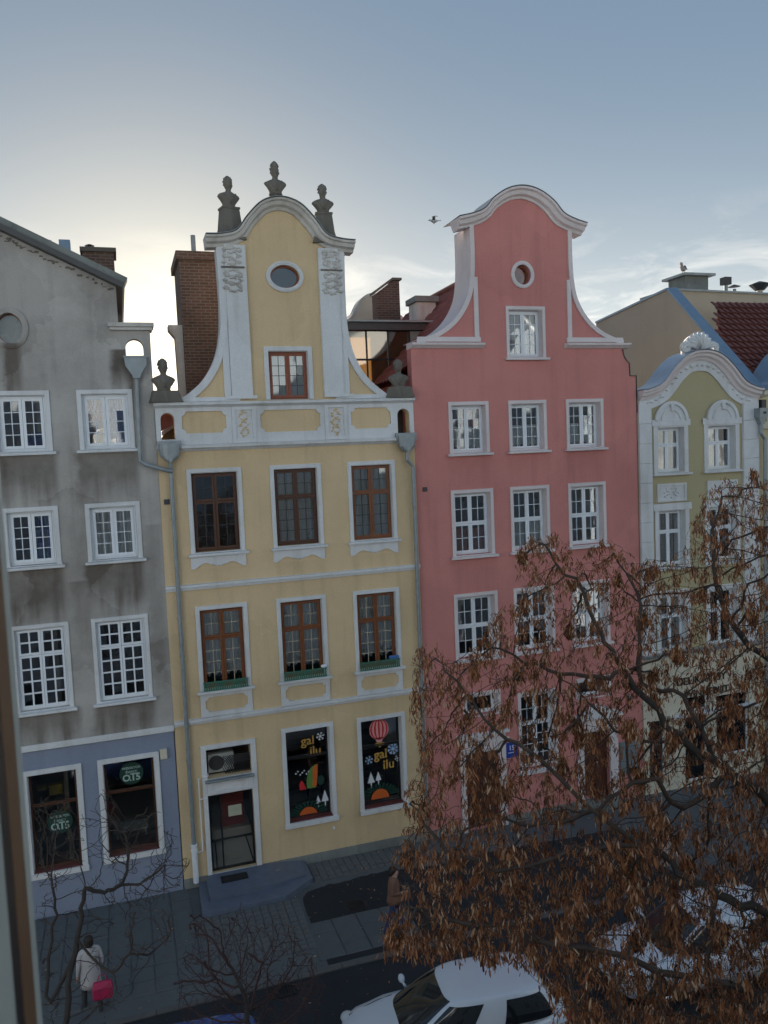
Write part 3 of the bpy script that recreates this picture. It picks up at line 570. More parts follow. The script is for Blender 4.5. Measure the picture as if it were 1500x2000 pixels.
MB().tube([(1.76,.09,.82),(2.8,.09,.86)],.02).tube([(2.62,.09,.86),(2.8,.09,.1)],.018).tube([(1.8,.09,.8),(1.82,.09,.06)],.018).build('push_bar', M['iron'], dr)
ac = thing('air_conditioner', 'pale air conditioner outdoor unit behind a grille above the yellow house door', 'air conditioner', (2.1, .3, 2.62))
MB().box(1.75,2.45,.30,.6,2.63,3.14).build('casing', simple('aged_unit_casing', (.42,.45,.44), .5), ac, bevel=.02); MB().tube([(1.97,.30,2.9),(1.97,.27,2.9)],[.2,.2],20).build('fan_grille', M['lead'], ac)
gr = MB()
for k in range(12):
    x = 2.2+k*.06; gr.tube([(x,.12,2.63),(x+.1,.10,2.85),(x-.12,.11,3.12)],.011,5); gr.tube([(x,.12,2.63),(x-.1,.10,2.85),(x+.12,.11,3.12)],.011,5)
gr.build('window_grille', M['iron'], yel)
MB().box(1.4,3.1,1.2,1.3,2.5,3.5).build('transom_backing', M['room'], yel)
pipe('drain_tube', [(1.72,.1,2.72),(1.70,-.1,2.72),(1.45,-.1,2.70),(1.45,-.1,.72),(1.30,-.12,.70)], .016, yel, 'pvc'); pipe('drain_tube', [(1.45,-.1,2.12),(1.66,-.1,2.14)], .014, yel, 'pvc')
MB().tube([(5.08,-.0,.62),(5.08,-.035,.62)],.035).build('wall_knob', M['pvc'], yel)

# ================================================================== PINK HOUSE
pk = thing('town_house', 'pink town house with white-edged bell gable and white windows, number 15', 'house', (11.6, 0, G))
P0, P1 = 7.97, 15.38
wins = []
XS3 = ((9.03,10.30),(10.94,12.20),(12.87,14.17)); XS2 = ((9.01,10.36),(10.91,12.22),(12.87,14.19)); XS1 = ((8.98,10.39),(10.92,12.29),(12.91,14.24))
kw = dict(fm='pvc', bar='pvc', barw=.017, fw=.058, depth=.2, sur='rosewhite', sw=.105)
for k, (a, b) in enumerate(XS3): wins.append(Win(a, b, 10.97, 12.46, lights=TWO(4), curt='lace', czr=(.05,.55), **kw))
for k, (a, b) in enumerate(XS2): wins.append(Win(a, b, 7.98, 9.92, lights=CROSS(.5,2,2), curt=(None,'lace_w',None)[k], czr=(.0,.5), **kw))
for k, (a, b) in enumerate(XS1): wins.append(Win(a, b, 4.92, 6.88, lights=CROSS(.5,2,2), **kw))
kw2 = dict(kw); kw2['sill'] = False
wins.append(Win(10.95,12.30,1.22,3.68, lights=((0,.5,0,.6,2,4),(.5,1,0,.6,2,4),(0,.5,.6,1,2,2),(.5,1,.6,1,2,2)), **kw))
wins.append(Win(9.16,10.38,3.16,3.90, lights=((0,1,0,1,1,1),), **kw2)); wins.append(Win(12.97,14.22,3.18,3.85, lights=((0,1,0,1,1,1),), **kw2))
dl = rect(9.16,10.26,G+.02,2.08); drr = rect(13.17,14.12,.0,2.12)
edge = smooth_path([(14.92,13.92),(14.95,13.75),(15.05,13.60),(15.14,13.52)],4)
out_p = [(P0,G),(P1,G),(P1,13.13),(15.15,13.13)]+edge[::-1]+[(14.92,14.02),(P0,14.02)]
PC = 11.54
half = [(3.42,14.02),(3.40,14.20),(3.0,14.31),(2.5,14.56),(2.1,14.92),(1.80,15.42),(1.68,15.95),(1.64,16.6),(1.64,17.45)]
hs = [half[0]]+smooth_path(half[1:],5)
ct = smooth_path([(-2.06,17.60),(-1.62,17.71),(-1.26,17.87),(-.95,18.19),(-.5,18.46),(0,18.56),(.5,18.46),(.95,18.19),(1.26,17.87),(1.62,17.71),(2.06,17.60)],5)
gab = [(PC-d, z) for d, z in hs]+[(PC+d, z-.2) for d, z in ct if abs(d) < 1.6]+[(PC+d, z) for d, z in reversed(hs)]
gw = Win(10.95,12.24,13.70,15.20,.10,'pvc',TWO(4),'pvc',.02,depth=.2,sur='rosewhite',fw=.06,curt='lace')
ovp = ellipse(11.54,16.11,.27,.29,32)
out_p = [(P0,G),(P1,G),(P1,13.13),(15.15,13.13)]+edge[::-1]+[(14.92,14.02)]+[(PC+d, z) for d, z in hs[1:]]+[(PC+d, z-.2) for d, z in reversed(ct) if abs(d) < 1.6]+[(PC-d, z) for d, z in reversed(hs[1:])]+[(P0+.15,14.02),(P0,14.02)]
MB().slab([out_p, dl, drr, ovp, gw.hole()]+[w_.hole() for w_ in wins], 0, .34).build('wall', M['pink'], pk)
for w_ in wins+[gw]: w_.build(pk)
body(pk, P0+.02, P1-.02, 13.0, 9, (4.0, 7.3, 10.4), 'pink')
MB().sweep(ellipse(PC,16.11,.325,.345,40), [(-.05,.0),(-.05,-.05),(0,-.065),(.055,-.05),(.055,.0)], closed=True).build('oval_surround', M['rosewhite'], pk)
ow = MB().sweep(ellipse(PC,16.11,.25,.27,36), [(-.03,.14),(-.03,.19),(.03,.19),(.03,.14)], closed=True).build('oval_window', M['brown'], pk); pane(ow,PC-.26,PC+.26,.17,15.84,16.38,jit=0)
MB().box(PC-.5,PC+.5,.6,.65,15.7,16.5).build('oval_blind', M['roomfloor'], pk)
for sg in (-1, 1):
    cv = [(PC+sg*d, z) for d, z in hs[1:]]
    pr_ = [(-.02,1.05),(-.02,-.06),(.11,-.06),(.11,-.002),(.0,.0),(.0,1.05)]
    MB().sweep(cv, [(o_*sg, y_) for o_, y_ in pr_]).build('scroll_band', M['rosewhite'], pk)
    a, b = sorted((PC+sg*1.46, PC+sg*1.60)); MB().slab([rect(a,b,14.30,16.0)], -.05, -.001).build('scroll_post', M['rosewhite'], pk, bevel=.006)
    a, b = sorted((PC+sg*1.42, PC+sg*3.38)); MB().slab([rect(a,b,14.16,14.30)], -.055, -.0015).build('scroll_foot', M['rosewhite'], pk, bevel=.006)
    a, b = sorted((PC+sg*1.34, PC+sg*3.58)); MB().sweep([(a,13.98),(b,13.98)], [(0,.34),(0,-.05),(.05,-.12),(.08,-.18),(.14,-.19),(.16,.34)]).build('shoulder_cornice', M['rosewhite'], pk)
MB().sweep([(PC+d, z) for d, z in ct], [(-.29,.36),(-.29,-.05),(-.23,-.08),(-.19,-.18),(-.09,-.22),(-.06,-.29),(0,-.30),(.02,.44)]).build('gable_cornice', M['rosewhite'], pk)
MB().sweep([(PC+d, z) for d, z in ct], [(.022,.9),(.022,-.31),(.034,-.31),(.034,.9)]).build('cornice_flashing', M['zinc'], pk)
MB().sweep([(P1,12.0),(P1,13.13),(15.15,13.13)]+edge[::-1]+[(14.92,13.9)], [(.0,-.03),(.0,.36),(-.02,.36),(-.02,-.03)]).build('edge_flashing', M['darkmetal'], pk)
rt = MB()                                     # corrugated clay tile roof, ridge running back from the gable
for sg in (-1, 1):
    nx, ny = 13, 60; V = []; F = []
    for i in range(nx*2+1):
        for j in range(ny+1):
            u = i/(nx*2); y = 1.06+(8.2)*j/ny
            z = 16.78+(13.2-16.78)*u + (.05 if i % 2 == 0 else -.02) + .035*math.cos(j*math.pi)
            V.append((PC+sg*3.75*u, y, z))
    for i in range(nx*2):
        for j in range(ny):
            a = i*(ny+1)+j; F.append((a,a+1,a+ny+2,a+ny+1) if sg < 0 else (a,a+ny+1,a+ny+2,a+1))
    rt.add(V, F)
rt.tube([(PC,1.06,16.8),(PC,9.2,16.8)],.13,10); rt.build('roof', M['tile'], pk)
MB().add([(P0+.1,9.0,12.9),(P1-.1,9.0,12.9),(PC,9.0,16.7)], [(0,1,2)]).build('rear_gable', M['pink'], pk)
# doorways on the ground floor
for (a, b, z0, z1, ped) in ((9.0,10.48,G,2.60,False),(12.95,14.40,G,2.55,True)):
    ia, ib = (9.16,10.26) if not ped else (13.17,14.12); it = 2.08 if not ped else 2.12; ib0 = G+.02 if not ped else .0
    ds = MB().slab([[(a,z0+.001),(ia,z0+.001),(ia,it),(ib,it),(ib,z0+.001),(b,z0+.001),(b,z1),(a,z1)]], -.09, -.0).build('door_surround', M['rosewhite'], pk, bevel=.01)
    dm = MB(); dm.box(ia,ib,.14,.19,ib0,it)
    for (px0, px1, pz0, pz1) in ((.1,.44,.08,.42),(.56,.9,.08,.42),(.1,.44,.5,.92),(.56,.9,.5,.92)):
        w_ = ib-ia; h_ = it-ib0; dm.box(ia+w_*px0, ia+w_*px1, .115, .139, ib0+h_*pz0, ib0+h_*pz1)
    dd = dm.build('door', M['orange_wood'], pk, bevel=.006); MB().blob(((ia+ib)/2+.08,.09,ib0+1.05),.03,.03,.03).build('handle', M['goldbar'], dd)
    if ped:
        MB().slab([[(12.8,2.55),(14.55,2.55),(14.55,2.63),(13.68,3.0),(12.8,2.63)]], -.2, -.001).build('pediment', M['white'], pk, bevel=.01); MB().box(13.0,14.3,-.5,-.0,G,-.02).build('door_step', M['plinth'], pk, bevel=.02)
    else: MB().slab([[(8.9,2.60),(10.58,2.60),(10.58,2.68),(8.9,2.68)]], -.18, -.001).build('door_hood', M['white'], pk, bevel=.01)
MB().slab([rect(P0+.001,8.999,G,-.05)], -.03, -.0).build('plinth', M['plinth'], pk); MB().slab([rect(10.49,12.94,G,-.05)], -.03, -.0).build('plinth', M['plinth'], pk)
MB().box(14.5,15.2,-.06,-.0,.55,1.6).build('meter_cabinet', simple('grey_cabinet_paint', (.20,.24,.26), .5), pk, bevel=.01)
MB().box(8.16,8.28,-.05,-.0,9.94,10.06).build('vent_cover', M['darkmetal'], pk); MB().tube([(14.85,-.0,3.05),(14.85,-.12,3.05)],[.05,.07]).build('wall_lamp', M['zinc'], pk)
# ================================================================== OLIVE HOUSE
ol = thing('town_house', 'narrow olive town house with white shell-crowned gable beside the pink house', 'house', (17.75, 0, G))
O0, O1 = 15.41, 20.05
wins = []
kw = dict(fm='pvc', fw=.055, depth=.22, sur='white', sw=.16, curt='lace')
CR1 = ((0,.5,0,.62,1,1),(.5,1,0,.62,1,1),(0,.5,.62,1,1,1),(.5,1,.62,1,1,1))
XO = ((15.97,17.28),(17.90,19.30))
for (a, b) in XO: wins.append(Win(a, b, 10.06, 11.66, lights=CR1, **kw))
for (a, b) in XO: wins.append(Win(a, b, 7.05, 9.02, lights=CR1, **kw))
for (a, b) in XO: wins.append(Win(a, b, 4.25, 6.30, lights=CR1, **kw))
OC = 17.76
ct = smooth_path([(-2.33,12.66),(-2.05,12.70),(-1.58,12.90),(-1.08,13.42),(-.58,13.78),(0,13.89),(.58,13.78),(1.08,13.42),(1.58,12.90),(2.05,12.70),(2.33,12.66)],5)
body_o = [(O0,4.15),(O1,4.15),(O1,12.4)]+[(OC+d, z-.12) for d, z in reversed(ct) if abs(d) < 2.28]+[(O0,12.4)]
MB().slab([body_o]+[w_.hole() for w_ in wins], 0, .34).build('wall', M['olive'], ol)
for w_ in wins: w_.build(ol)
shop_holes = [rect(15.62,16.25,.1,2.1), rect(17.05,17.95,2.2,2.7), rect(17.0,17.9,G+.15,2.1), rect(18.25,19.6,.5,2.6)]
MB().slab([rect(O0,O1,G,4.145)]+shop_holes, -.02, .3).build('shopfront_wall', M['cream'], ol)
for hh in shop_holes:
    x0, z0 = hh[0]; x1, z1 = hh[2]; fb = MB(); frame_boxes(fb, x0, x1, z0, z1, .05, .08, .14); fo = fb.build('window', M['pvc'], ol); pane(fo, x0+.05, x1-.05, .11, z0+.05, z1-.05, 'glass_dark')
MB().box(16.4,19.9,-.25,-.021,2.12,2.2).build('shop_ledge', M['white'], ol, bevel=.01)
body(ol, O0+.02, O1-.02, 12.2, 9, (4.1, 6.8, 9.6), 'olive')
for (a, b) in ((O0+.005,15.87),(19.42,O1-.005)):
    zz = [4.2+.62*k for k in range(14)]
    for k in range(13): MB().slab([rect(a, b, zz[k]+.004, min(zz[k+1], 12.27)-.004)], -.09-.004*(k % 2), -.001).build('quoin_block', M['white'], ol, bevel=.006)
MB().sweep([(O0,4.15),(O1,4.15)], [(0,0),(0,-.08),(.06,-.18),(.14,-.2),(.16,0)]).build('string_course', M['zinc'], ol)
pth = [(OC+d, z) for d, z in ct]
MB().sweep(pth, [(-.62,-.001),(-.62,-.05),(-.30,-.05),(-.30,-.001)]).build('carved_band', M['white'], ol)
MB().sweep(pth, [(-.30,.0),(-.30,-.10),(-.22,-.14),(-.17,-.22),(-.09,-.24),(-.06,-.31),(0,-.32),(.02,.36)]).build('gable_cornice', M['rosewhite'], ol)
MB().sweep(pth, [(.022,.62),(.022,-.34),(.036,-.34),(.036,.62)]).build('cornice_flashing', M['bluezinc'], ol)
random.seed(9); cb = MB()
for k, (d, z) in enumerate(ct):
    if k % 2 == 0 and abs(d) < 2.2:
        nrm = Vector((d*.5, 0, .8)).normalized(); p = Vector((OC+d*.93, 0, z-.45+abs(d)*.02)); q = random.uniform(.05,.1)
        cb.blob((p.x,-.06,p.z), q, .04, q*.7, 9, 5)
cb.build('carved_foliage', M['white'], ol, smooth=True)
sh = MB()                                     # shell crest with two volutes
for k in range(9):
    a = R(20+140*k/8); sh.tube([(17.68+.10*math.cos(a),-.12,13.90+.1*math.sin(a)),(17.68+.35*math.cos(a),-.2,13.93+.33*math.sin(a)),(17.68+.55*math.cos(a),-.1,13.93+.55*math.sin(a))],[.03,.075,.05],8)
for sg in (-1,1):
    sp = [(17.68+sg*(.52-.22*math.cos(t)*(1-t/14)), -.14, 13.98+.17*math.sin(t)*(1-t/14)) for t in [i*.6 for i in range(18)]]
    sh.tube(sp, .06, 8)
sh.slab([arch(17.15,18.2,13.75,14.42)], -.06, .1); sh.build('shell_crest', M['white'], ol, smooth=True)
for (a, b) in XO:
    c = (a+b)/2
    MB().slab([[(c-.60,11.68),(c+.60,11.68)]+[(c+.60*math.cos(math.pi*i/18), 11.70+.60*math.sin(math.pi*i/18)) for i in range(19)]], -.06, -.002).build('tympanum', M['white'], ol, bevel=.006)
    MB().sweep([(c+.57*math.cos(math.pi*i/20), 11.71+.57*math.sin(math.pi*i/20)) for i in range(21)], [(-.05,-.061),(-.05,-.13),(.05,-.13),(.05,-.061)]).build('arch_moulding', M['white'], ol)
    MB().sweep([(c+.36*math.cos(math.pi*i/20), 11.71+.36*math.sin(math.pi*i/20)) for i in range(21)], [(-.03,-.061),(-.03,-.1),(.03,-.1),(.03,-.061)]).build('arch_moulding', M['white'], ol)
    MB().slab([[(c-.04,12.02),(c+.04,12.02),(c+.07,12.26),(c-.07,12.26)]], -.15, -.062).build('keystone', M['white'], ol)
    for (z0, z1) in ((11.55,11.75),(8.88,9.1)): MB().box(a-.07, b+.07, -.075, -.046, z0, z1).build('lintel_ear', M['white'], ol, bevel=.006)
    MB().slab([rect(a+.1,b-.1,9.15,9.73), rect(a+.17,b-.17,9.22,9.66)], -.06, -.001).build('panel_frame', M['white'], ol, bevel=.006)
    MB().slab([rect(a+.17,b-.17,9.22,9.66)], -.02, -.001).build('panel_field', M['white'], ol); relief('carved_foliage', a+.25,b-.25,9.3,9.58,9,ol,'white',-.03,(.03,.06),int(a*10))
hp = MB(); hp.box(19.85,20.22,-.36,-.03,11.72,12.02); hp.loft([[(20.03+sx*w2, yy, z) for sx, yy in ((-1,-.10),(-1,-.28),(1,-.28),(1,-.10))] for z, w2 in ((11.5,.06),(11.72,.15))]); hp.build('hopper_head', M['zinc'], ol)
MB().box(19.97,20.09,-.37,-.361,11.83,11.9).build('hopper_slot', M['iron'], ol)
pipe('downpipe', [(20.03,-.2,11.55),(20.03,-.2,11.2),(20.2,-.18,11.0),(20.2,-.16,6),(20.2,-.16,G)], .06, ol)
MB().slab([rect(20.11,20.3,11.6,12.3)], -.15, -.02).build('gutter_end', M['darkmetal'], ol)
# ================================================================== NEXT HOUSE, cut by the right edge
nx_ = thing('town_house', 'pale yellow town house cut off by the right edge, with blue-grey gable flashing', 'house', (23.5, 0, G))
ct = smooth_path([(0,12.55),(.25,12.62),(.6,12.85),(1.0,13.4),(1.5,13.9),(2.3,14.2),(3.4,14.25)],5)
pth = [(20.12+d, z) for d, z in ct]
MB().slab([[(20.10,G),(27,G),(27,12.4),(23.5,14.1)]+[(x, z-.1) for x, z in reversed(pth)]+[(20.10,12.3)]], .0, .34).build('wall', M['pale_yellow'], nx_)
MB().sweep(pth, [(.02,.34),(.02,-.25),(-.12,-.25),(-.2,-.05),(-.2,-.0)]).build('gable_cornice', M['cream'], nx_)
MB().sweep(pth, [(.05,1.1),(.05,-.28),(.065,-.28),(.065,1.1)]).build('cornice_flashing', M['bluezinc'], nx_)
MB().box(20.12,27,-.14,-.001,11.35,11.55).build('string_course', M['cream'], nx_)
# tiled roof slope beside the firewall: single tiles
tile_me = MB()
V = []; F = []
nq = 7
for j in (0, 1):
    for i in range(nq):
        u = i/(nq-1); V.append((u*.30-.15, j*.40, .028*math.sin(u*math.pi*1.5+.4)+(.065 if j == 0 else 0)))
for j in (0, 1):
    for i in range(nq):
        u = i/(nq-1); V.append((u*.30-.15, j*.40, .028*math.sin(u*math.pi*1.5+.4)+(.065 if j == 0 else 0)-.022))
for i in range(nq-1):
    F.append((i, i+1, nq+i+1, nq+i)); F.append((2*nq+i, 3*nq+i, 3*nq+i+1, 2*nq+i+1)); F.append((i, 2*nq+i, 2*nq+i+1, i+1))
tile_me = MB().add(V, F).mesh('tile'); tile_me.materials.append(M['tile'])
roofn = MB().add([(20.5,1.2,13.0),(27,1.2,13.0),(27,4.4,16.35),(22.3,4.4,16.35),(21.15,3.0,14.9)], [(0,1,2,3,4)]).build('roof', M['tile'], nx_)
sl = math.atan2(3.35, 3.2); cnt = 0
for r_ in range(13):
    for c in range(15):
        s_ = r_*.345; y = 1.2+s_*math.cos(sl); z = 13.0+s_*math.sin(sl); x = 20.62+c*.29
        if x < 20.55+max(0, (z-13.0))*.34+max(0, (z-14.9))*.45: continue
        o = bpy.data.objects.new('tile', tile_me); COL.objects.link(o); o.parent = roofn; o.matrix_parent_inverse = Matrix.Identity(4)
        o.location = (x+random.uniform(-.006,.006), y-.03, z+.05); o.rotation_euler = (sl+R(random.uniform(-1,1)), 0, 0)
# firewall of the same house rising beside the olive gable
fw_ = thing('firewall', 'tall bare beige firewall with blue-grey sloping coping behind the olive house', 'wall', (20.2, 4, 12))
YZ = [(.30,12.75),(4.56,16.86),(9.4,16.40),(9.4,9.0),(.30,9.0)]
def yzslab(poly, x0, x1):
    n = len(poly); V = [(x0,y,z) for y,z in poly]+[(x1,y,z) for y,z in poly]
    return V, [tuple(range(n-1,-1,-1)), tuple(range(n,2*n))]+[(i,(i+1)%n,(i+1)%n+n,i+n) for i in range(n)]
MB().add(*yzslab(YZ, 20.18, 20.50)).build('wall', M['beige'], fw_)
cp = MB()
for (a, b) in ((YZ[0],YZ[1]),(YZ[1],YZ[2])):
    for k in range(5 if a is YZ[0] else 1):
        n_ = 5 if a is YZ[0] else 1; u0, u1 = k/n_, (k+1)/n_-.004
        A = (a[0]+(b[0]-a[0])*u0, a[1]+(b[1]-a[1])*u0+.02); B = (a[0]+(b[0]-a[0])*u1, a[1]+(b[1]-a[1])*u1+.02)
        cp.add([(20.12,A[0],A[1]),(20.60,A[0],A[1]+.02),(20.60,B[0],B[1]+.02),(20.12,B[0],B[1]),(20.12,A[0],A[1]-.08),(20.60,A[0],A[1]-.08),(20.60,B[0],B[1]-.08),(20.12,B[0],B[1]-.08)], [(0,1,2,3),(4,7,6,5),(0,4,5,1),(3,2,6,7),(0,3,7,4),(1,5,6,2)])
cp.build('coping', M['bluezinc'], fw_)
bw = thing('rear_building', 'flat beige rear wall above the red tiled roof at the right', 'building', (24, 7.5, 10))
MB().slab([[(22.2,9),(30,9),(30,17.2),(22.2,17.32)]], 7.0, 9.0).build('wall', M['beige'], bw); MB().slab([[(22.2,17.32),(30,17.2),(30,17.28),(22.2,17.40)]], 6.9, 9.05).build('roof_edge', M['zinc'], bw)
rc = thing('roof_chimney', 'square grey chimney box with flat lid carrying the perched gull', 'chimney', (23.75, 7.8, 17.3))
MB().box(23.2,24.4,7.3,8.4,17.0,18.02).build('stack', M['plinth'], rc, bevel=.02); MB().box(23.02,24.62,7.1,8.6,18.02,18.12).build('lid', M['zinc'], rc)
for (x, lab, h) in ((25.75, 'square-topped metal flue on the far right roof ridge', 18.0), (26.2, 'thin flue with flat cap beside the square-topped flue', 17.78)):
    fl = thing('roof_flue', lab, 'flue', (x, 7.8, 17.2), 'flues on the far right ridge')
    MB().tube([(x,7.8,17.1),(x,7.8,h-.15)],.09).build('pipe', M['zinc'], fl)
    (MB().box(x-.17,x+.17,7.63,7.97,h-.2,h+.12) if h > 17.9 else MB().tube([(x,7.8,h-.05),(x,7.8,h+.04)],[.28,.05])).build('cowl', M['darkmetal'], fl)
fl = thing('chimney_cowl', 'dark fan-shaped chimney cowl at the right edge above the ridge', 'cowl', (27.6, 7.8, 17.2))
MB().tube([(27.6,7.8,17.1),(27.6,7.8,17.65)],.14).build('pipe', M['goldbar'], fl); MB().tube([(27.6,7.8,17.6),(27.6,7.8,17.85)],[.2,.45]).tube([(27.6,7.8,17.86),(27.6,7.8,18.0)],[.46,.06]).build('hood', M['darkmetal'], fl)
# ================================================================== BEHIND, between the gables
bc = thing('brick_firewall', 'tall dark brick firewall stack left of the yellow scrolled gable', 'chimney', (2.4, 3, 11.4))
MB().box(1.95,3.3,2.2,4.2,11.4,16.75).build('stack', M['brick'], bc); MB().box(1.86,3.4,2.1,4.3,16.75,16.98).build('cap', M['brick'], bc)
MB().tube([(2.45,3,16.98),(2.45,3,17.65)],.07).build('flue', M['zinc'], bc)
pl = MB(); pl.add(*[ [(x,y,z) for y in (2.3,2.75) for (x,z) in ((1.62,12.3),(1.94,12.3),(1.94,14.95),(1.55,14.95),(1.55,14.82),(1.72,14.6),(1.74,13.2))], [(0,1,2,3,4,5,6),(13,12,11,10,9,8,7)]+[(i,i+7,(i+1)%7+7,(i+1)%7) for i in range(7)] ])
pl.build('side_pier', M['old_white'], bc)
dm = thing('glazed_attic', 'amber glazed attic wall with grey metal fascia between yellow and pink gables', 'dormer', (8.1, 3.6, 12.5))
MB().box(6.2,10.3,3.3,5.2,15.02,15.26).build('fascia', M['darkmetal'], dm); MB().box(6.1,10.4,3.2,5.3,15.26,15.32).build('fascia_cap', M['zinc'], dm)
am = bpy.data.materials.new('amber_glass'); am.use_nodes = True; t = am.node_tree; t.nodes.clear()
o_ = N(t,'ShaderNodeOutputMaterial'); tr = N(t,'ShaderNodeBsdfTransparent'); tr.inputs[0].default_value = (.42,.30,.17,1); tl = N(t,'ShaderNodeBsdfTranslucent'); tl.inputs[0].default_value = (.40,.29,.16,1); gl_ = N(t,'ShaderNodeBsdfGlossy'); gl_.inputs['Roughness'].default_value = .05; gl_.inputs[0].default_value = (.9,.85,.75,1)
ma = N(t,'ShaderNodeMixShader'); ma.inputs[0].default_value = .55; mb_ = N(t,'ShaderNodeMixShader'); mb_.inputs[0].default_value = .22
t.links.new(tr.outputs[0], ma.inputs[1]); t.links.new(tl.outputs[0], ma.inputs[2]); t.links.new(ma.outputs[0], mb_.inputs[1]); t.links.new(gl_.outputs[0], mb_.inputs[2]); t.links.new(mb_.outputs[0], o_.inputs[0]); M['amber'] = am
xs = [6.3,7.02,7.76,8.5,9.22]; fb = MB()
for x in xs: fb.box(x-.025,x+.025,3.46,3.52,12.5,15.02)
for z in (12.5,14.1): fb.box(6.3,9.22,3.47,3.51,z-.03,z+.03)
fb = fb.build('glazing_frame', M['iron'], dm)
for i in range(4):
    for (z0, z1) in ((12.53,14.07),(14.13,15.0)): pane(fb, xs[i]+.03, xs[i+1]-.03, 3.49, z0, z1, 'amber', jit=.6)
MB().box(9.25,10.3,3.4,5.0,12.5,15.0).build('side_wall', M['plinth'], dm)
mr = MB()
for k in range(5): mr.add([(6.6+k*.02,1.0+k*.5,12.1+k*.16),(8.1,1.0+k*.5,12.1+k*.16),(8.1,1.46+k*.5,12.24+k*.16),(6.6,1.46+k*.5,12.24+k*.16)], [(0,1,2,3)])
mr.build('lean_to_sheet', M['darkmetal'], dm)
rg = thing('rear_gable_house', 'pale curved rear gable seen far between the yellow and pink houses', 'house', (10, 10, 14))
pp = smooth_path([(8.3,16.2),(8.75,16.28),(9.15,16.55),(9.5,17.15),(9.95,17.42),(10.5,17.3),(10.95,16.75),(11.4,16.4),(11.9,16.2)],5)
MB().slab([[(8.3,13),(11.9,13)]+pp[::-1]], 9.6, 10.0).build('gable_wall', M['cream'], rg); MB().sweep(pp, [(-.08,9.55),(-.08,10.1),(.05,10.1),(.05,9.55)]).build('coping', M['old_white'], rg)
MB().add([(8.5,10.0,15.9),(11.7,10.0,15.9),(11.7,14,15.9),(8.5,14,15.9),(10.0,10.0,17.2),(10.0,14,17.2)], [(0,3,5,4),(1,4,5,2)]).build('roof', M['tile'], rg)
c2_ = thing('brick_chimney', 'weathered brick chimney with slanted top between the two tall gables', 'chimney', (9.8, 7, 13))
MB().slab([[(9.28,13),(10.16,13),(10.16,17.36),(9.92,17.36),(9.28,16.9)]], 6.8, 7.4).build('stack', M['brick'], c2_); MB().slab([[(9.22,16.9),(9.90,17.38),(10.24,17.38),(10.24,17.46),(9.88,17.46),(9.22,17.0)]], 6.72, 7.48).build('cap', M['stone'], c2_)
c3_ = thing('chimney', 'squat white rendered chimney with wide lid left of the pink gable', 'chimney', (10.3, 5.2, 14))
MB().box(10.05,10.75,4.8,5.6,14,16.22).build('stack', M['old_white'], c3_); MB().box(9.96,10.84,4.7,5.7,16.22,16.42).build('lid', M['plinth'], c3_, bevel=.02)
# ================================================================== STATUES
def bust(label, x, z, h, hat=0, ped=0, pw=.26, y=.1, turn=0):
    t = thing('stone_bust', label, 'statue', (x, y, z), 'stone busts on the yellow gable', world=False); t.rotation_euler = (0, 0, R(turn))
    mb = MB(); n = 20
    def ring(z_, rx, ry, yo=0, pw_=1): return [(rx*math.cos(2*math.pi*q/n), yo+ry*math.sin(2*math.pi*q/n), z_) for q in range(n)]
    if ped:
        pb = MB(); pb.loft([[(sx*w_, sy*w_*.8, z_) for sx, sy in ((-1,-1),(1,-1),(1,1),(-1,1))] for z_, w_ in ((0,pw*1.45),(.12,pw*1.3),(.3,pw*1.12),(ped*.93,pw*.92),(ped*.94,pw*1.0),(ped,pw*1.0))]); pb.build('pedestal', M['stone'], t)
    else:
        pb = MB(); pb.loft([ring(z_, r_, r_) for z_, r_ in ((0,.24),(.05,.24),(.07,.17),(.12,.14),(.16,.18),(.18,.18))]); pb.build('pedestal', M['stone'], t)
    b0 = ped if ped else .17; s = h
    prof = [(.0,.215,.16,0),(.06,.205,.155,0),(.13,.22,.16,0),(.21,.28,.17,0),(.29,.345,.18,0),(.335,.375,.17,0),(.385,.345,.155,0),(.43,.27,.14,0),(.465,.17,.12,0),(.49,.095,.10,-.01),(.54,.085,.09,-.015),(.58,.095,.105,-.03),(.62,.115,.135,-.03),(.70,.135,.155,-.02),(.78,.14,.165,-.01),(.86,.13,.155,0),(.93,.095,.115,0),(.975,.05,.06,0),(.99,.01,.01,0)]
    if hat: prof = prof[:-3]+[(.93,.12,.14,0),(1.0,.095,.11,0),(1.06,.055,.06,0),(1.09,.012,.012,0)]
    mb.loft([ring(b0+a*s, rx*s, ry*s, yo*s) for a, rx, ry, yo in prof])
    mb.v = [tuple(Vector(q)*1.0+Vector(mnoise.noise_vector(Vector(q)*9+Vector((x*7,0,0))))*.014+Vector(mnoise.noise_vector(Vector(q)*23+Vector((x*3,0,0))))*.007) for q in mb.v]
    o = mb.build('bust', M['stone'], t, smooth=True)
    fm_ = MB(); hz = b0+.70*s; fm_.blob((0,-.175*s,hz-.01*s),.022*s,.035*s,.045*s); fm_.blob((.0,-.15*s,hz-.075*s),.05*s,.03*s,.018*s); fm_.blob((0,-.15*s,hz+.045*s),.085*s,.03*s,.016*s); fm_.blob((-.14*s,0,hz),.02*s,.035*s,.04*s); fm_.blob((.14*s,0,hz),.02*s,.035*s,.04*s)
    random.seed(int(x*10))
    for k in range(26):
        a = random.uniform(0, 2*math.pi); e = random.uniform(.1,1.3)
        fm_.blob((.135*s*math.cos(a)*math.cos(e), .02*s+.155*s*math.sin(a)*math.cos(e), b0+.78*s+.17*s*math.sin(e)*(1.5 if hat else 1)), .045*s, .045*s, .04*s, 7, 4)
    for sg in (-1,1): fm_.tube([(sg*.2*s,-.13*s,b0+.42*s),(sg*.05*s,-.165*s,b0+.22*s),(-sg*.06*s,-.15*s,b0+.1*s)],.025*s,6)
    o = fm_.build('carved_detail', M['stone'], t, smooth=True); o['kind'] = 'stuff'
    return t
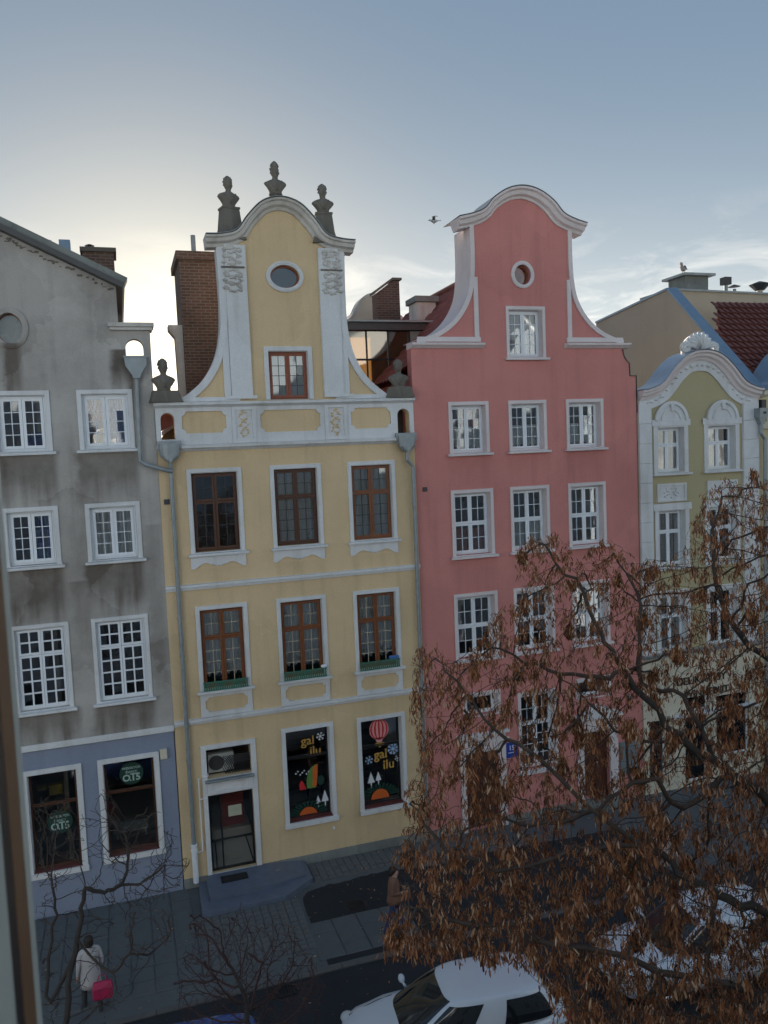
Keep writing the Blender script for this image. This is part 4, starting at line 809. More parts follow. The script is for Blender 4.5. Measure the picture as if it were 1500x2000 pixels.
bust('stone bust with pointed hat at the very top of the yellow gable', 4.36, 17.82, .80, hat=1, y=.05)
bust('bust with curly hair on tall pedestal, left side of yellow gable top', 3.12, 16.76, .82, ped=.84, pw=.235, turn=14)
bust('smooth-headed bust on tall pedestal, right side of yellow gable top', 5.64, 16.76, .80, ped=.82, pw=.235, turn=-8)
bust('backlit bust on the left end of the yellow balustrade', 1.20, 12.60, .84, ped=.30, pw=.28, y=.05, turn=10)
bust('dark bust on the right end of the yellow balustrade beside the pink wall', 7.58, 12.60, .82, ped=.28, pw=.28, y=.05, turn=-12)
# ================================================================== LETTERING AND STICKERS
def text(name, s_, x, z, size, m_, parent, y, align='CENTER', rotz=0, tilt=0, thick=.003, shear=0, bold=0):
    cu = bpy.data.curves.new(name, 'FONT'); cu.body = s_; cu.size = size; cu.align_x = align; cu.extrude = thick/2; cu.shear = shear; cu.offset = bold; cu.resolution_u = 3
    to = bpy.data.objects.new('tmp', cu); COL.objects.link(to); bpy.context.view_layer.update()
    me = bpy.data.meshes.new_from_object(to.evaluated_get(bpy.context.evaluated_depsgraph_get())); bpy.data.objects.remove(to)
    me.materials.clear(); me.materials.append(M[m_]); o = bpy.data.objects.new(name, me); COL.objects.link(o)
    o.parent = parent
    if parent.get('_w'): o.matrix_parent_inverse = Matrix.Translation(-parent.location)
    o.location = (x, y, z); o.rotation_euler = (R(90), R(-tilt), 0)
    return o
M['gold'] = simple('gold_vinyl', (.52,.30,.07), .5, var=.05); M['vinyl_white'] = simple('white_vinyl', (.75,.78,.82), .5, var=.03); M['vinyl_blue'] = simple('ice_blue_vinyl', (.40,.56,.78), .5, var=.05)
M['vinyl_green'] = simple('dark_green_vinyl', (.008,.045,.032), .5, var=.05); M['vinyl_lime'] = simple('green_vinyl', (.12,.26,.06), .5); M['vinyl_orange'] = simple('orange_vinyl', (.62,.13,.025), .5); M['vinyl_red'] = simple('red_vinyl', (.60,.03,.035), .5); M['vinyl_pink'] = simple('pink_vinyl', (.75,.36,.36), .5)
M['vinyl_pale'] = simple('pale_green_vinyl', (.38,.52,.46), .5); M['sign_blue'] = simple('blue_enamel', (.02,.06,.36), .3, var=.05); M['black'] = simple('black_letter_metal', (.015,.015,.018), .4)
def flat(name, loops, m_, parent, y): return MB().slab(loops, y-.002, y+.002).build(name, M[m_], parent)
def star(name, cx, cz, r_, m_, parent, y, arms=6):
    mb = MB()
    for k in range(arms):
        a = math.pi*k*2/arms+.2; d = Vector((math.cos(a), math.sin(a))); p = Vector((-d.y, d.x))
        A = Vector((cx, cz)); w = r_*.10
        q = [A+p*w*.6, A+d*r_+p*w, A+d*r_-p*w, A-p*w*.6]; mb.slab([[(v.x, v.y) for v in q][::-1]], y-.002, y+.002)
        B = A+d*r_*.62
        for sg in (-1, 1):
            e = (d+p*sg*.9).normalized(); f_ = Vector((-e.y, e.x)); q = [B+f_*w*.6, B+e*r_*.36+f_*w*.6, B+e*r_*.36-f_*w*.6, B-f_*w*.6]; mb.slab([[(v.x, v.y) for v in q][::-1]], y-.0025, y+.0015)
    mb.slab([ellipse(cx, cz, r_*.22, r_*.22, 10)], y-.003, y+.001)
    return mb.build(name, M[m_], parent)
ys = .205                                     # just in front of the shop panes (glass at .233)
def stk(name, label, cat='sticker', loc=(0,0,0), group='shop window stickers'): return thing(name, label, cat, loc, group)
# left pane
a = stk('window_sticker', 'dull gold gal ilu lettering high in the shop window nearer the door', loc=(4.5,.2,3)); text('lettering','gal',4.50,3.04,.36,'gold',a,ys,bold=.004); text('lettering','ilu',4.71,2.72,.36,'gold',a,ys,bold=.004)
a = stk('window_sticker', 'white snowflake sticker beside the upper gal ilu lettering', loc=(4.87,.2,3.2)); star('snowflake',4.87,3.22,.12,'vinyl_white',a,ys)
a = stk('window_sticker', 'green and orange sleigh-shaped sticker in the middle of a shop window', loc=(4.5,.2,1.9))
SC = lambda P: [(4.5+(x-4.5)*.75, 1.75+(z-1.75)*.72) for x, z in P]
flat('green_body', [SC(smooth_path([(4.40,1.80),(4.38,2.05),(4.46,2.42),(4.60,2.62),(4.80,2.70),(4.82,2.40),(4.76,1.95),(4.70,1.78)],4))[::-1]], 'vinyl_lime', a, ys); flat('orange_back', [SC([(4.60,1.82),(4.76,1.84),(4.84,2.72),(4.64,2.60)])], 'vinyl_orange', a, ys-.006); flat('red_runner', [SC(smooth_path([(4.12,1.78),(4.10,2.0),(4.2,2.15),(4.32,1.9),(4.36,1.78)],4))[::-1]], 'vinyl_red', a, ys)
flat('dark_green_tail', [SC(ellipse(4.92,2.05,.14,.2,14))], 'vinyl_green', a, ys)
sb = MB()
for k in range(7): sb.slab([ellipse(4.12+.06*k,2.26+.06*math.sin(k*2.1),.022,.022,8)], ys-.002, ys+.002)
sb.build('white_dots', M['vinyl_white'], a)
for (cx, cz, s_, lab) in ((4.72,1.30,.72,'smaller white paper tree at the foot of the window nearer the door'),(4.92,1.33,1.0,'taller white paper tree at the foot of the window nearer the door'),(6.30,1.62,1.0,'taller white paper tree at the foot of the balloon window'),(6.52,1.66,.8,'smaller white paper tree at the foot of the balloon window')):
    a = stk('paper_tree', lab, 'tree sticker', (cx,.2,cz), 'paper trees in the shop windows'); flat('crown', [[(cx-.11*s_,cz),(cx+.11*s_,cz),(cx,cz+.33*s_)]], 'vinyl_white', a, ys); flat('stem', [rect(cx-.018,cx+.018,cz-.16*s_,cz)], 'vinyl_white', a, ys)
for (cx, cz, lab) in ((4.42,1.03,'orange half-sun sticker with green rays, window nearer the door'),(6.55,1.18,'orange half-sun sticker with green rays, balloon window')):
    a = stk('sun_sticker', lab, 'sticker', (cx,.2,cz), 'half-sun stickers'); flat('orange_disc', [arch(cx-.27,cx+.27,cz-.06,cz+.22,14)], 'vinyl_orange', a, ys)
    rb = MB()
    for k in range(13):
        an = R(8+164*k/12); d = (math.cos(an), math.sin(an)*.75); pr = (-math.sin(an)*.022, math.cos(an)*.022)
        rb.slab([[(cx+d[0]*.3+pr[0],cz+d[1]*.3+pr[1]),(cx+d[0]*.3-pr[0],cz+d[1]*.3-pr[1]),(cx+d[0]*.56-pr[0]*1.8,cz+d[1]*.52-pr[1]*1.8),(cx+d[0]*.56+pr[0]*1.8,cz+d[1]*.52+pr[1]*1.8)]], ys-.002, ys+.002)
    rb.build('green_ray', M['vinyl_green'], a)
# right pane
a = stk('window_sticker', 'bright gold gal ilu lettering low in the balloon shop window', loc=(6.6,.2,2.2)); text('lettering','gal',6.62,2.30,.38,'gold',a,ys,bold=.006); text('lettering','ilu',6.85,1.97,.38,'gold',a,ys,bold=.006)
a = stk('balloon_sticker', 'red and pink striped hot-air balloon sticker with gold basket', 'sticker', (6.6,.2,3.1))
flat('envelope', [ellipse(6.60,3.16,.29,.31,30)], 'vinyl_pink', a, ys); flat('neck', [[(6.46,2.92),(6.74,2.92),(6.67,2.78),(6.53,2.78)][::-1]], 'vinyl_pink', a, ys)
for u in (-.82,-.42,0,.42,.82):
    pts = [(6.60+.29*u*math.cos(t)*1.0, 3.16+.31*math.sin(t)) for t in [R(-75+150*i/10) for i in range(11)]]; w = .026
    flat('red_stripe', [[(x-w*math.cos(R(-75+15*i)) , z) for i, (x, z) in enumerate(pts)]+[(x+w*math.cos(R(-75+15*i)), z) for i, (x, z) in reversed(list(enumerate(pts)))]], 'vinyl_red', a, ys-.005)
flat('gold_basket', [[(6.45,2.74),(6.50,2.66),(6.55,2.70),(6.60,2.60),(6.66,2.70),(6.72,2.67),(6.76,2.74),(6.70,2.77),(6.50,2.77)]], 'gold', a, ys)
for (cx, cz, r_, lab) in ((7.0,2.52,.17,'large ice-blue snowflake sticker in the balloon window'),(6.26,2.30,.12,'small blue snowflake sticker left of the gold lettering'),(7.14,2.22,.10,'small thin snowflake sticker at the right side of the balloon window')):
    a = stk('snowflake_sticker', lab, 'sticker', (cx,.2,cz), 'snowflake stickers'); star('snowflake',cx,cz,r_,'vinyl_blue' if r_ > .1 else 'vinyl_white',a,ys,8 if r_ > .15 else 6)
# green discs of the left shop
for (cx, cz, lab) in ((-.22,3.02,'round green greeting sticker high in the lilac shop right window'),(-2.02,2.05,'round green greeting sticker half-way up the lilac shop left window')):
    a = stk('greeting_sticker', lab, 'sticker', (cx,.19,cz), 'green greeting stickers'); flat('disc', [ellipse(cx,cz,.30,.30,32)], 'vinyl_green', a, .187)
    text('lettering','WESOŁYCH',cx+.0,cz+.12,.085,'vinyl_pale',a,.183,bold=.002); text('lettering','ŚWIĄT!',cx,cz+.01,.085,'vinyl_pale',a,.183,bold=.002)
    text('lettering','O',cx-.13,cz-.19,.24,'vinyl_pale',a,.183,bold=.008); text('lettering','15',cx+.10,cz-.19,.24,'vinyl_pale',a,.183,bold=.008); flat('bar', [rect(cx-.04,cx+.20,cz-.035,cz-.005)], 'vinyl_pale', a, .183); flat('dot', [ellipse(cx-.03,cz-.18,.018,.018,8)], 'vinyl_pale', a, .183)
# house number plate
a = thing('house_number', 'blue enamel plate with white 15 between the pink house doors', 'sign', (10.69,-.03,2.0))
MB().box(10.47,10.91,-.035,-.005,1.74,2.21).build('plate', M['sign_blue'], a, bevel=.008); text('number','15',10.69,1.98,.2,'vinyl_white',a,-.037,bold=.004)
lb = MB()
for k in range(5): lb.box(10.58+k*.05,10.615+k*.05,-.0375,-.0355,1.88,1.91)
lb.build('street_line', M['vinyl_white'], a); MB().box(10.53,10.63,-.03,-.005,2.26,2.40).build('small_plate', M['pvc'], a)
a = thing('shop_sign', 'black DELIKATESY letters on the cream shopfront behind the tree', 'sign', (17.5,-.03,3.2))
text('lettering','DELIKATESY',17.65,3.14,.36,'black',a,-.05,thick=.03); text('lettering','WINNEBUT',17.85,2.70,.34,'black',a,-.05,thick=.03)
# shop interiors: shelves and goods seen dimly through the panes
shp = thing('shop_shelf', 'dark shelf of goods inside the gal ilu shop window', 'shelf', (5.5,2.4,0)); sbx = MB()
for z in (.9,1.6,2.3): sbx.box(3.6,7.4,2.3,2.7,z,z+.04)
sbx.build('shelf_board', M['darkbrown'], shp)
for (x, y, z, w, h_, c, lab) in ((-2.15,1.2,2.55,.34,.26,(.42,.30,.03),'yellow cardboard display box high behind the lilac shop left pane'),(-1.9,1.4,1.95,.26,.34,(.40,.20,.03),'orange display box behind the lilac shop left pane'),(-2.5,1.3,2.6,.22,.10,(.38,.32,.10),'small straw-coloured box behind the lilac shop left pane')):
    bx_ = thing('display_box', lab, 'box', (x,y,z), 'goods in the lilac shop'); m_ = simple('printed_card', c, .6); MB().box(x-w/2,x+w/2,y-.1,y+.1,z-h_/2,z+h_/2).build('carton', m_, bx_, bevel=.01); MB().box(x-w/2-.006,x+w/2+.006,y-.106,y+.106,z+h_/2-.04,z+h_/2+.006).build('lid', m_, bx_)
tb = thing('shop_table', 'pale small table inside the lilac shop right window', 'table', (-.3,1.5,G)); MB().box(-.75,.1,1.2,1.8,1.02,1.06).build('table_top', M['pvc'], tb)
for (x, y) in ((-.7,1.25),(.05,1.25),(-.7,1.75),(.05,1.75)): MB().tube([(x,y,G),(x,y,1.02)],.025,8).build('leg', M['pvc'], tb)

# a few things on and behind the sills
M['leafgreen'] = simple('houseplant_leaf', (.05,.11,.03), .5, var=.3); M['potclay'] = simple('clay_pot', (.30,.12,.07), .8); M['bluecloth'] = simple('blue_star_curtain', (.05,.12,.36), .8); M['redcloth'] = simple('rust_curtain', (.36,.11,.06), .8)
def houseplant(label, x, y, z, s_=1.0):
    t = thing('potted_plant', label, 'plant', (x,y,z), 'houseplants behind panes'); MB().tube([(x,y,z),(x,y,z+.12*s_)],[.05*s_,.07*s_],12).build('pot', M['potclay'], t)
    lf = MB()
    for k in range(22):
        a = random.uniform(0,6.28); e = random.uniform(.2,1.3); l = random.uniform(.10,.22)*s_; d = Vector((math.cos(a)*math.cos(e), math.sin(a)*math.cos(e)*.6, math.sin(e))); sd = d.cross(Vector((0,0,1))).normalized()*l*.18; p = Vector((x,y,z+.12*s_)); lf.add([p, p+d*l*.5+sd, p+d*l, p+d*l*.5-sd], [(0,1,2,3)])
    lf.build('leaves', M['leafgreen'], t)
houseplant('potted plant behind the leftmost yellow window with a green rail', 2.75, .26, 5.04, 1.2); houseplant('potted plant behind the middle upper window of the yellow house', 4.85, .28, 8.72, 1.1); houseplant('potted plant behind the rightmost attic-row window of the pink house', 13.3, .34, 11.02); houseplant('potted plant behind the leftmost attic-row window of the pink house', 9.9, .34, 11.02, .9)
def cloth(parent_win, x0, x1, y, z0, z1, m_, label):
    t = thing('curtain', label, 'curtain', ((x0+x1)/2,y,z0), 'coloured curtains'); n = 30; V = []; F = []
    for i in range(n+1): u = i/n; V += [(x0+(x1-x0)*u, y+.02*math.sin(u*26), z1), (x0+(x1-x0)*u, y+.025*math.sin(u*26+.3), z0)]
    for i in range(n): F.append((2*i,2*i+1,2*i+3,2*i+2))
    MB().add(V, F).build('cloth', M[m_], t, smooth=True)
cloth(None, -.24, .24, .30, 11.56, 12.80, 'bluecloth', 'blue curtain in the right upper window of the grey house'); cloth(None, -.72, -.28, .34, 12.2, 12.80, 'redcloth', 'rust half curtain in the right upper window of the grey house'); cloth(None, -2.16, -1.68, .30, 11.56, 11.95, 'bluecloth', 'low blue curtain in the left upper window of the grey house'); cloth(None, 9.75, 10.15, .36, 11.05, 12.3, 'redcloth', 'rust curtain in the leftmost attic-row window of the pink house'); cloth(None, 9.2, 10.2, .36, 8.08, 8.75, 'redcloth', 'low rust curtain in the pink house window beside the downpipe'); cloth(None, -2.1, -1.66, .30, 8.78, 9.98, 'bluecloth', 'blue-grey curtain in the left middle window of the grey house')
# ================================================================== GROUND
M['asphalt'] = simple('dark_asphalt', (.022,.027,.034), .85, var=.35, scale=1.2, bump=.4, col2=(.010,.013,.018), detail=8)
M['sett'] = simple('grey_concrete_sett', (.16,.17,.175), .85, var=.3, scale=1.7, bump=.3, col2=(.065,.072,.078), detail=6)
M['slabs'] = simple('worn_pavement_slab', (.14,.155,.165), .85, var=.3, scale=.9, bump=.3, col2=(.06,.07,.078), detail=8)
M['kerb'] = simple('granite_kerb', (.11,.11,.11), .8, var=.25, scale=5, bump=.3)
gd = MB().add([(-90,-90,G-.004),(110,-90,G-.004),(110,160,G-.004),(-90,160,G-.004)], [(0,1,2,3)]).build('ground', M['asphalt']); tag(gd, 'dark asphalt street surface', kind='structure')
pv = MB().box(-14,40,-4.6,-.0,G-.1,G+.012).build('pavement', M['slabs']); tag(pv, 'dim paved sidewalk along the house fronts', kind='structure')
kb = MB(); 
for k in range(44): kb.box(-12+k*1.0+.006,-12+(k+1)*1.0-.006,-4.76,-4.605,G-.1,G+.03)
kb = kb.build('kerb', M['kerb'], bevel=.01); tag(kb, 'granite kerb line', kind='structure')
ap = MB().slab([smooth_path([(3.75,-1.7),(4.3,-1.25),(5.5,-1.2),(7.5,-1.6),(10,-1.5),(13,-1.7),(13,-4.5),(3.9,-4.5),(3.75,-3.2),(3.75,-1.7)],4)], 0, .01)
ap = MB(); pts = [(x, y+random.gauss(0,.018)) for x, y in smooth_path([(3.72,-2.3),(3.80,-1.62),(4.2,-1.34),(5.0,-1.28),(6.2,-1.22),(7.5,-1.46),(8.6,-1.35),(10,-1.42),(13.2,-1.6)],9)]
ap.add([(x,y,G+.020) for x,y in pts]+[(x,-4.55,G+.020) for x,y in pts], [(i+len(pts), i+1+len(pts), i+1, i) for i in range(len(pts)-1)])
ap = ap.build('asphalt_patch', M['asphalt']); tag(ap, 'dark asphalt patch in the sidewalk', kind='structure')
sett_me = MB().box(-.5,.5,-.5,.5,-.5,.42); b = .06
sett_me = MB().loft([[(-.5,-.5,-.5),(.5,-.5,-.5),(.5,.5,-.5),(-.5,.5,-.5)],[(-.5,-.5,.3),(.5,-.5,.3),(.5,.5,.3),(-.5,.5,.3)],[(-.5+b,-.5+b,.5),(.5-b,-.5+b,.5),(.5-b,.5-b,.5),(-.5+b,.5-b,.5)]]).mesh('sett'); sett_me.materials.append(M['sett'])
slab_me = sett_me.copy(); slab_me.materials.clear(); slab_me.materials.append(M['slabs'])
random.seed(5)
def sett(name, me, x, y, sx, sy, h=.05):
    o = bpy.data.objects.new(name, me); COL.objects.link(o); o.parent = pv; o.location = (x, y, G+.012+random.uniform(.0,.008)); o.scale = (sx, sy, h); o.rotation_euler = (R(random.gauss(0,.5)), R(random.gauss(0,.5)), R(random.gauss(0,.6)))
for i in range(13):
    for j in range(11): sett('sett', sett_me, 1.15+i*.2, -1.72-j*.2+(.0), .188, .188)
for i in range(19):
    for j in range(5): sett('sett', sett_me, 4.35+i*.2, -.14-j*.2, .188, .188)
for i in range(8):
    for j in range(8): sett('paving_slab', slab_me, -2.72+i*.5, -.32-j*.5, .488, .488)
for i in range(4):
    for j in range(3): sett('paving_slab', slab_me, 3.9+i*.62, -3.1-j*.5, .605, .485)
st = thing('door_step', 'blue-grey tiled two-step stoop with a side ramp at the yellow house door', 'steps', (2.4,-.7,G))
MB().add(*(lambda P: ([(x,y,G) for x,y in P]+[(x,y,G+.15) for x,y in P], [tuple(range(len(P)-1,-1,-1)), tuple(range(len(P),2*len(P)))]+[(i,(i+1)%len(P),(i+1)%len(P)+len(P),i+len(P)) for i in range(len(P))]))([(1.30,-.06),(1.24,-1.62),(3.35,-1.62),(4.2,-1.0),(4.2,-.06)])).build('lower_step', M['blue_step'], st, bevel=.005)
MB().add([(1.50,-.05,G+.152),(1.48,-1.14,G+.152),(3.05,-1.12,G+.152),(4.05,-.85,G+.152),(4.1,-.05,G+.152),(1.50,-.05,-.012),(1.48,-1.14,-.012),(3.05,-1.12,-.012),(4.05,-.85,G+.17),(4.1,-.05,G+.19),(3.15,-.05,-.012)], [(5,6,7,10),(10,7,8,9),(1,2,7,6),(2,3,8,7),(3,4,9,8),(0,1,6,5)]).build('upper_step', M['blue_step'], st)
mt = MB().box(1.85,2.55,-.62,-.28,-.010,.008).build('door_mat', M['iron'], None, bevel=.004); tag(mt, 'black door mat on the blue stoop', 'mat')
for k in range(3): MB().box(3.3+k*.24,3.42+k*.24,-.5,-.42,G+.2,-.03-k*.05).build('ramp_block', M['plinth'], st)
# ================================================================== HOUSES ACROSS THE STREET (behind the viewer): they bounce the low sun and fill the window reflections
def opposite(x0, x1, h, col, label, gableh):
    t = thing('town_house', label, 'house', ((x0+x1)/2, -22, G), 'houses across the street, behind the viewer'); c = (x0+x1)/2; yb = -21.95
    w_ = MB(); hl = []
    n = max(2, int((x1-x0)/2.3))
    for f_ in range(int((h-1)/3.3)):
        for k in range(n): xx = x0+(x1-x0)*(k+.5)/n; hl.append(rect(xx-.55, xx+.55, 1+f_*3.3, 2.9+f_*3.3))
    def slabY(loops, ya, yb_, name, m_): 
        mb = MB().slab(loops, ya, yb_); return mb.build(name, m_, t)
    prof = smooth_path([(x0,h),(x0+.6,h+.3),(c-1.6,h+gableh*.6),(c-1.3,h+gableh*.85),(c,h+gableh),(c+1.3,h+gableh*.85),(c+1.6,h+gableh*.6),(x1-.6,h+.3),(x1,h)],4)
    slabY([[(x0,G),(x1,G)]+prof[::-1]]+hl, yb-.3, yb, 'wall', col)
    for hh in hl: (xa, za), (xb, zb) = hh[0], hh[2]; o = MB(); frame_boxes(o, xa, xb, za, zb, .09, yb-.15, yb-.08); o.box((xa+xb)/2-.04,(xa+xb)/2+.04,yb-.14,yb-.09,za,zb); o = o.build('window', M['pvc'], t); MB().box(xa+.09,xb-.09,yb-.13,yb-.12,za+.09,zb-.09).build('pane', M['zinc'], o)
    MB().add([(x0,yb-.3,h),(c,yb-.3,h+gableh*.9),(c,yb-9,h+gableh*.9),(x0,yb-9,h),(x1,yb-.3,h),(x1,yb-9,h)], [(0,1,2,3),(1,4,5,2)]).build('roof', M['tile'], t)
    MB().box(x0,x0+.2,yb-9,yb-.3,G,h).box(x1-.2,x1,yb-9,yb-.3,G,h).box(x0,x1,yb-9.2,yb-9,G,h).build('side_wall', col, t)
M['opp_a'] = plaster('pale_blue_bounce_opposite', (.56,.66,.76), (.46,.54,.62), .3, .2); M['opp_b'] = plaster('grey_bounce_opposite', (.60,.68,.76), (.5,.56,.62), .3, .2)  # unseen walls: tint and height chosen to bounce neutral sunlight onto the fronts
opposite(-22,-14,14.5,M['opp_a'],'pale blue house across the street, far left behind the viewer',4)
opposite(-13.99,-5.5,15.5,M['opp_b'],'pale grey house across the street, left behind the viewer',3.5)
opposite(-5.49,3.5,16.2,M['opp_b'],'pale grey house the view is taken from',3)
opposite(3.51,11.5,15,M['opp_a'],'pale blue house across the street, right behind the viewer',4)
opposite(11.51,20,15.8,M['opp_b'],'pale grey house across the street, further right behind the viewer',3.6)
opposite(20.01,29,14.5,M['opp_a'],'pale blue house across the street, far right behind the viewer',4)
# open casement at the viewer's left elbow
ws = thing('window_casement', 'blurred edge of an open wooden window casement close to the viewer, far left', 'window', (-.1,-21.2,9.9))
M['sash_paint'] = simple('pale_sash_paint', (.42,.47,.45), .5, var=.05); M['sash_wood'] = simple('brown_sash_wood', (.16,.085,.04), .5, var=.2, scale=20)
xs_ = -.0935
MB().box(xs_-.05,xs_-.003,-21.9,-20.688,9.9,11.9).build('sash_stile', M['sash_paint'], ws); MB().box(xs_-.05,xs_-.0032,-20.688,-20.650,9.9,11.9).build('gasket', M['iron'], ws); MB().box(xs_-.05,xs_-.0028,-20.650,-20.590,9.9,11.9).build('wood_edge', M['sash_wood'], ws); MB().box(xs_-.05,xs_-.0026,-20.590,-20.560,9.9,11.9).build('outer_lip', M['sash_paint'], ws)

# street clutter: drain, manhole, fallen keys and leaves
M['castiron'] = simple('cast_iron', (.03,.03,.032), .6, metal=.5, var=.3, scale=20, bump=.3)
mh = thing('manhole_cover', 'round cast iron manhole cover in the dark asphalt', 'manhole', (4.95,-2.5,G+.02)); MB().tube([(4.95,-2.5,G+.018),(4.95,-2.5,G+.026)],.30,28).build('lid', M['castiron'], mh)
rb = MB()
for k in range(6): rb.box(4.74,5.16,-2.68+k*.065,-2.65+k*.065,G+.026,G+.031)
rb.build('lid_ribs', M['castiron'], mh)
dg = thing('drain_grate', 'iron drain grate by the kerb in front of the yellow house', 'drain', (2.6,-5.0,G)); fb = MB(); frame_boxes(fb, 2.35,2.85,-5.2,-4.85,.03,0,.02); fb.v = [(x, z, G+.0+y) for x, y, z in fb.v]; fb.build('frame', M['castiron'], dg)
for k in range(7): MB().box(2.39+k*.062,2.42+k*.062,-5.17,-4.88,G+.001,G+.016).build('bar', M['castiron'], dg)
random.seed(31); lv = MB()
for k in range(900):
    x = random.uniform(-3,15); y = -abs(random.gauss(0,1))*2.2-.05 if random.random() < .5 else random.uniform(-7.5,-.1)
    a = random.uniform(0,6.28); l = random.uniform(.02,.055); d = Vector((math.cos(a), math.sin(a), 0)); w_ = Vector((-d.y, d.x, 0))*l*.3; z = G+.036+random.uniform(0,.012) if y > -4.6 else G+.006+random.uniform(0,.012)
    p = Vector((x,y,z)); lv.add([p-d*l, p+w_+Vector((0,0,.008)), p+d*l, p-w_], [(0,1,2,3)])
LEAF_LITTER = lv
# ================================================================== TREES
from mathutils.kdtree import KDTree
def pt(px, py, d): return CAM + (right*((px-750)/1560) + down*((py-1000)/1560) + fwd)*d     # survey: sighted bearing and distance -> street position
def inside(poly, x, y):
    c = False; j = len(poly)-1
    for i in range(len(poly)):
        (xi, yi), (xj, yj) = poly[i], poly[j]
        if (yi > y) != (yj > y) and x < (xj-xi)*(y-yi)/(yj-yi)+xi: c = not c
        j = i
    return c
class Skel:
    def __init__(s): s.p = []; s.par = []
    def limb(s, pts, root=None, n=4, wob=.03):
        """pts: list of Vectors; root: index to start from; returns index list"""
        ids = []
        path = ([s.p[root]] if root is not None else [])+[Vector(q) for q in pts]
        path = [Vector(q) for q in smooth_path([tuple(q) for q in path], n)]
        prev = root
        for k, q in enumerate(path):
            if k == 0 and root is not None: ids.append(root); continue
            q = q+Vector((random.gauss(0,wob), random.gauss(0,wob), random.gauss(0,wob)))*(1 if k < len(path)-1 else 0)
            s.p.append(q); s.par.append(prev if prev is not None else -1); prev = len(s.p)-1; ids.append(prev)
        return ids
    def nearest(s, q): return min(range(len(s.p)), key=lambda i: (s.p[i]-q).length_squared)
    def colonize(s, att, step, di, dk, iters=90, grav=0.0):
        att = list(att)
        for it in range(iters):
            kd = KDTree(len(s.p))
            for i, q in enumerate(s.p): kd.insert(q, i)
            kd.balance(); acc = {}
            keep = []
            for a in att:
                co, i, d = kd.find(a)
                if d < dk: continue
                keep.append(a)
                if d < di: acc.setdefault(i, Vector()); acc[i] += (a-co).normalized()
            att = keep; n0 = len(s.p)
            for i, v in acc.items():
                if v.length < 1e-4: continue
                v = (v.normalized()+Vector((random.gauss(0,.09), random.gauss(0,.09), random.gauss(0,.09)+grav))).normalized()
                s.p.append(s.p[i]+v*step); s.par.append(i)
            if len(s.p) == n0 or not att: break
    def radii(s, tip=.004, e=2.3):
        n = len(s.p); ch = [0]*n; acc = [0.0]*n
        r_ = [0.0]*n
        for i in range(n-1, -1, -1):
            r_[i] = max(tip, acc[i]**(1/e)) if acc[i] > 0 else tip
            if s.par[i] >= 0: acc[s.par[i]] += r_[i]**e; ch[s.par[i]] += 1
        s.r = r_; s.ch = ch; return r_
    def mesh(s, mb, rmin, rmax, sides=6):
        """tubes along chains whose radius lies in [rmin, rmax)"""
        n = len(s.p); best = {}
        for i in range(n):
            q = s.par[i]
            if q >= 0 and (q not in best or s.r[i] > s.r[best[q]]): best[q] = i
        started = set()
        for i in range(n):
            q = s.par[i]
            if q >= 0 and best.get(q) == i: continue        # continues its parent's chain
            chain = ([q] if q >= 0 else [])+[i]
            while chain[-1] in best: chain.append(best[chain[-1]])
            seg = [k for k in chain]
            rs = [min(s.r[k], s.r[chain[1]]*1.05 if len(chain) > 1 else s.r[k]) for k in seg]
            cur = []
            def flush():
                if len(cur) > 1: mb.tube([s.p[k] for k, _ in cur], [w for _, w in cur], sides if cur[0][1] > .012 else 4, cap=False)
            for k, w in zip(seg, rs):
                if rmin <= w < rmax: cur.append((k, w))
                else:
                    if cur and w < rmin: cur.append((k, w)); flush(); cur = []; break
                    flush(); cur = [(k, w)] if False else []
            flush()
M['bark'] = simple('dark_bark', (.055,.046,.040), .95, var=.4, scale=9, bump=.6, col2=(.022,.019,.018))
M['twig'] = simple('dark_twig_bark', (.060,.044,.036), .9, var=.3, scale=9)
M['redtwig'] = simple('reddish_twig_bark', (.060,.030,.030), .9, var=.3, scale=9)
def leafmat(name, cols):
    M_, t, b = mat_base(name); K = t.links.new; b.inputs['Roughness'].default_value = .75; b.inputs['Specular IOR Level'].default_value = .25
    g = N(t, 'ShaderNodeNewGeometry'); r_ = N(t, 'ShaderNodeValToRGB'); r_.color_ramp.interpolation = 'LINEAR'
    while len(r_.color_ramp.elements) < len(cols): r_.color_ramp.elements.new(.5)
    for e, (p, c) in zip(r_.color_ramp.elements, cols): e.position = p; e.color = (*c, 1)
    K(g.outputs['Random Per Island'], r_.inputs[0]); K(r_.outputs[0], b.inputs['Base Color'])
    ts = N(t, 'ShaderNodeBsdfTranslucent'); K(r_.outputs[0], ts.inputs[0]); mx_ = N(t, 'ShaderNodeMixShader'); mx_.inputs[0].default_value = .25
    o = t.nodes['Material Output']; K(b.outputs[0], mx_.inputs[1]); K(ts.outputs[0], mx_.inputs[2]); K(mx_.outputs[0], o.inputs[0]); return M_
M['keys'] = leafmat('dry_brown_seed_keys', [(0,(.07,.030,.019)),(.25,(.18,.073,.034)),(.55,(.29,.118,.052)),(.82,(.39,.185,.092)),(.94,(.5,.33,.20)),(1,(.62,.50,.38))])
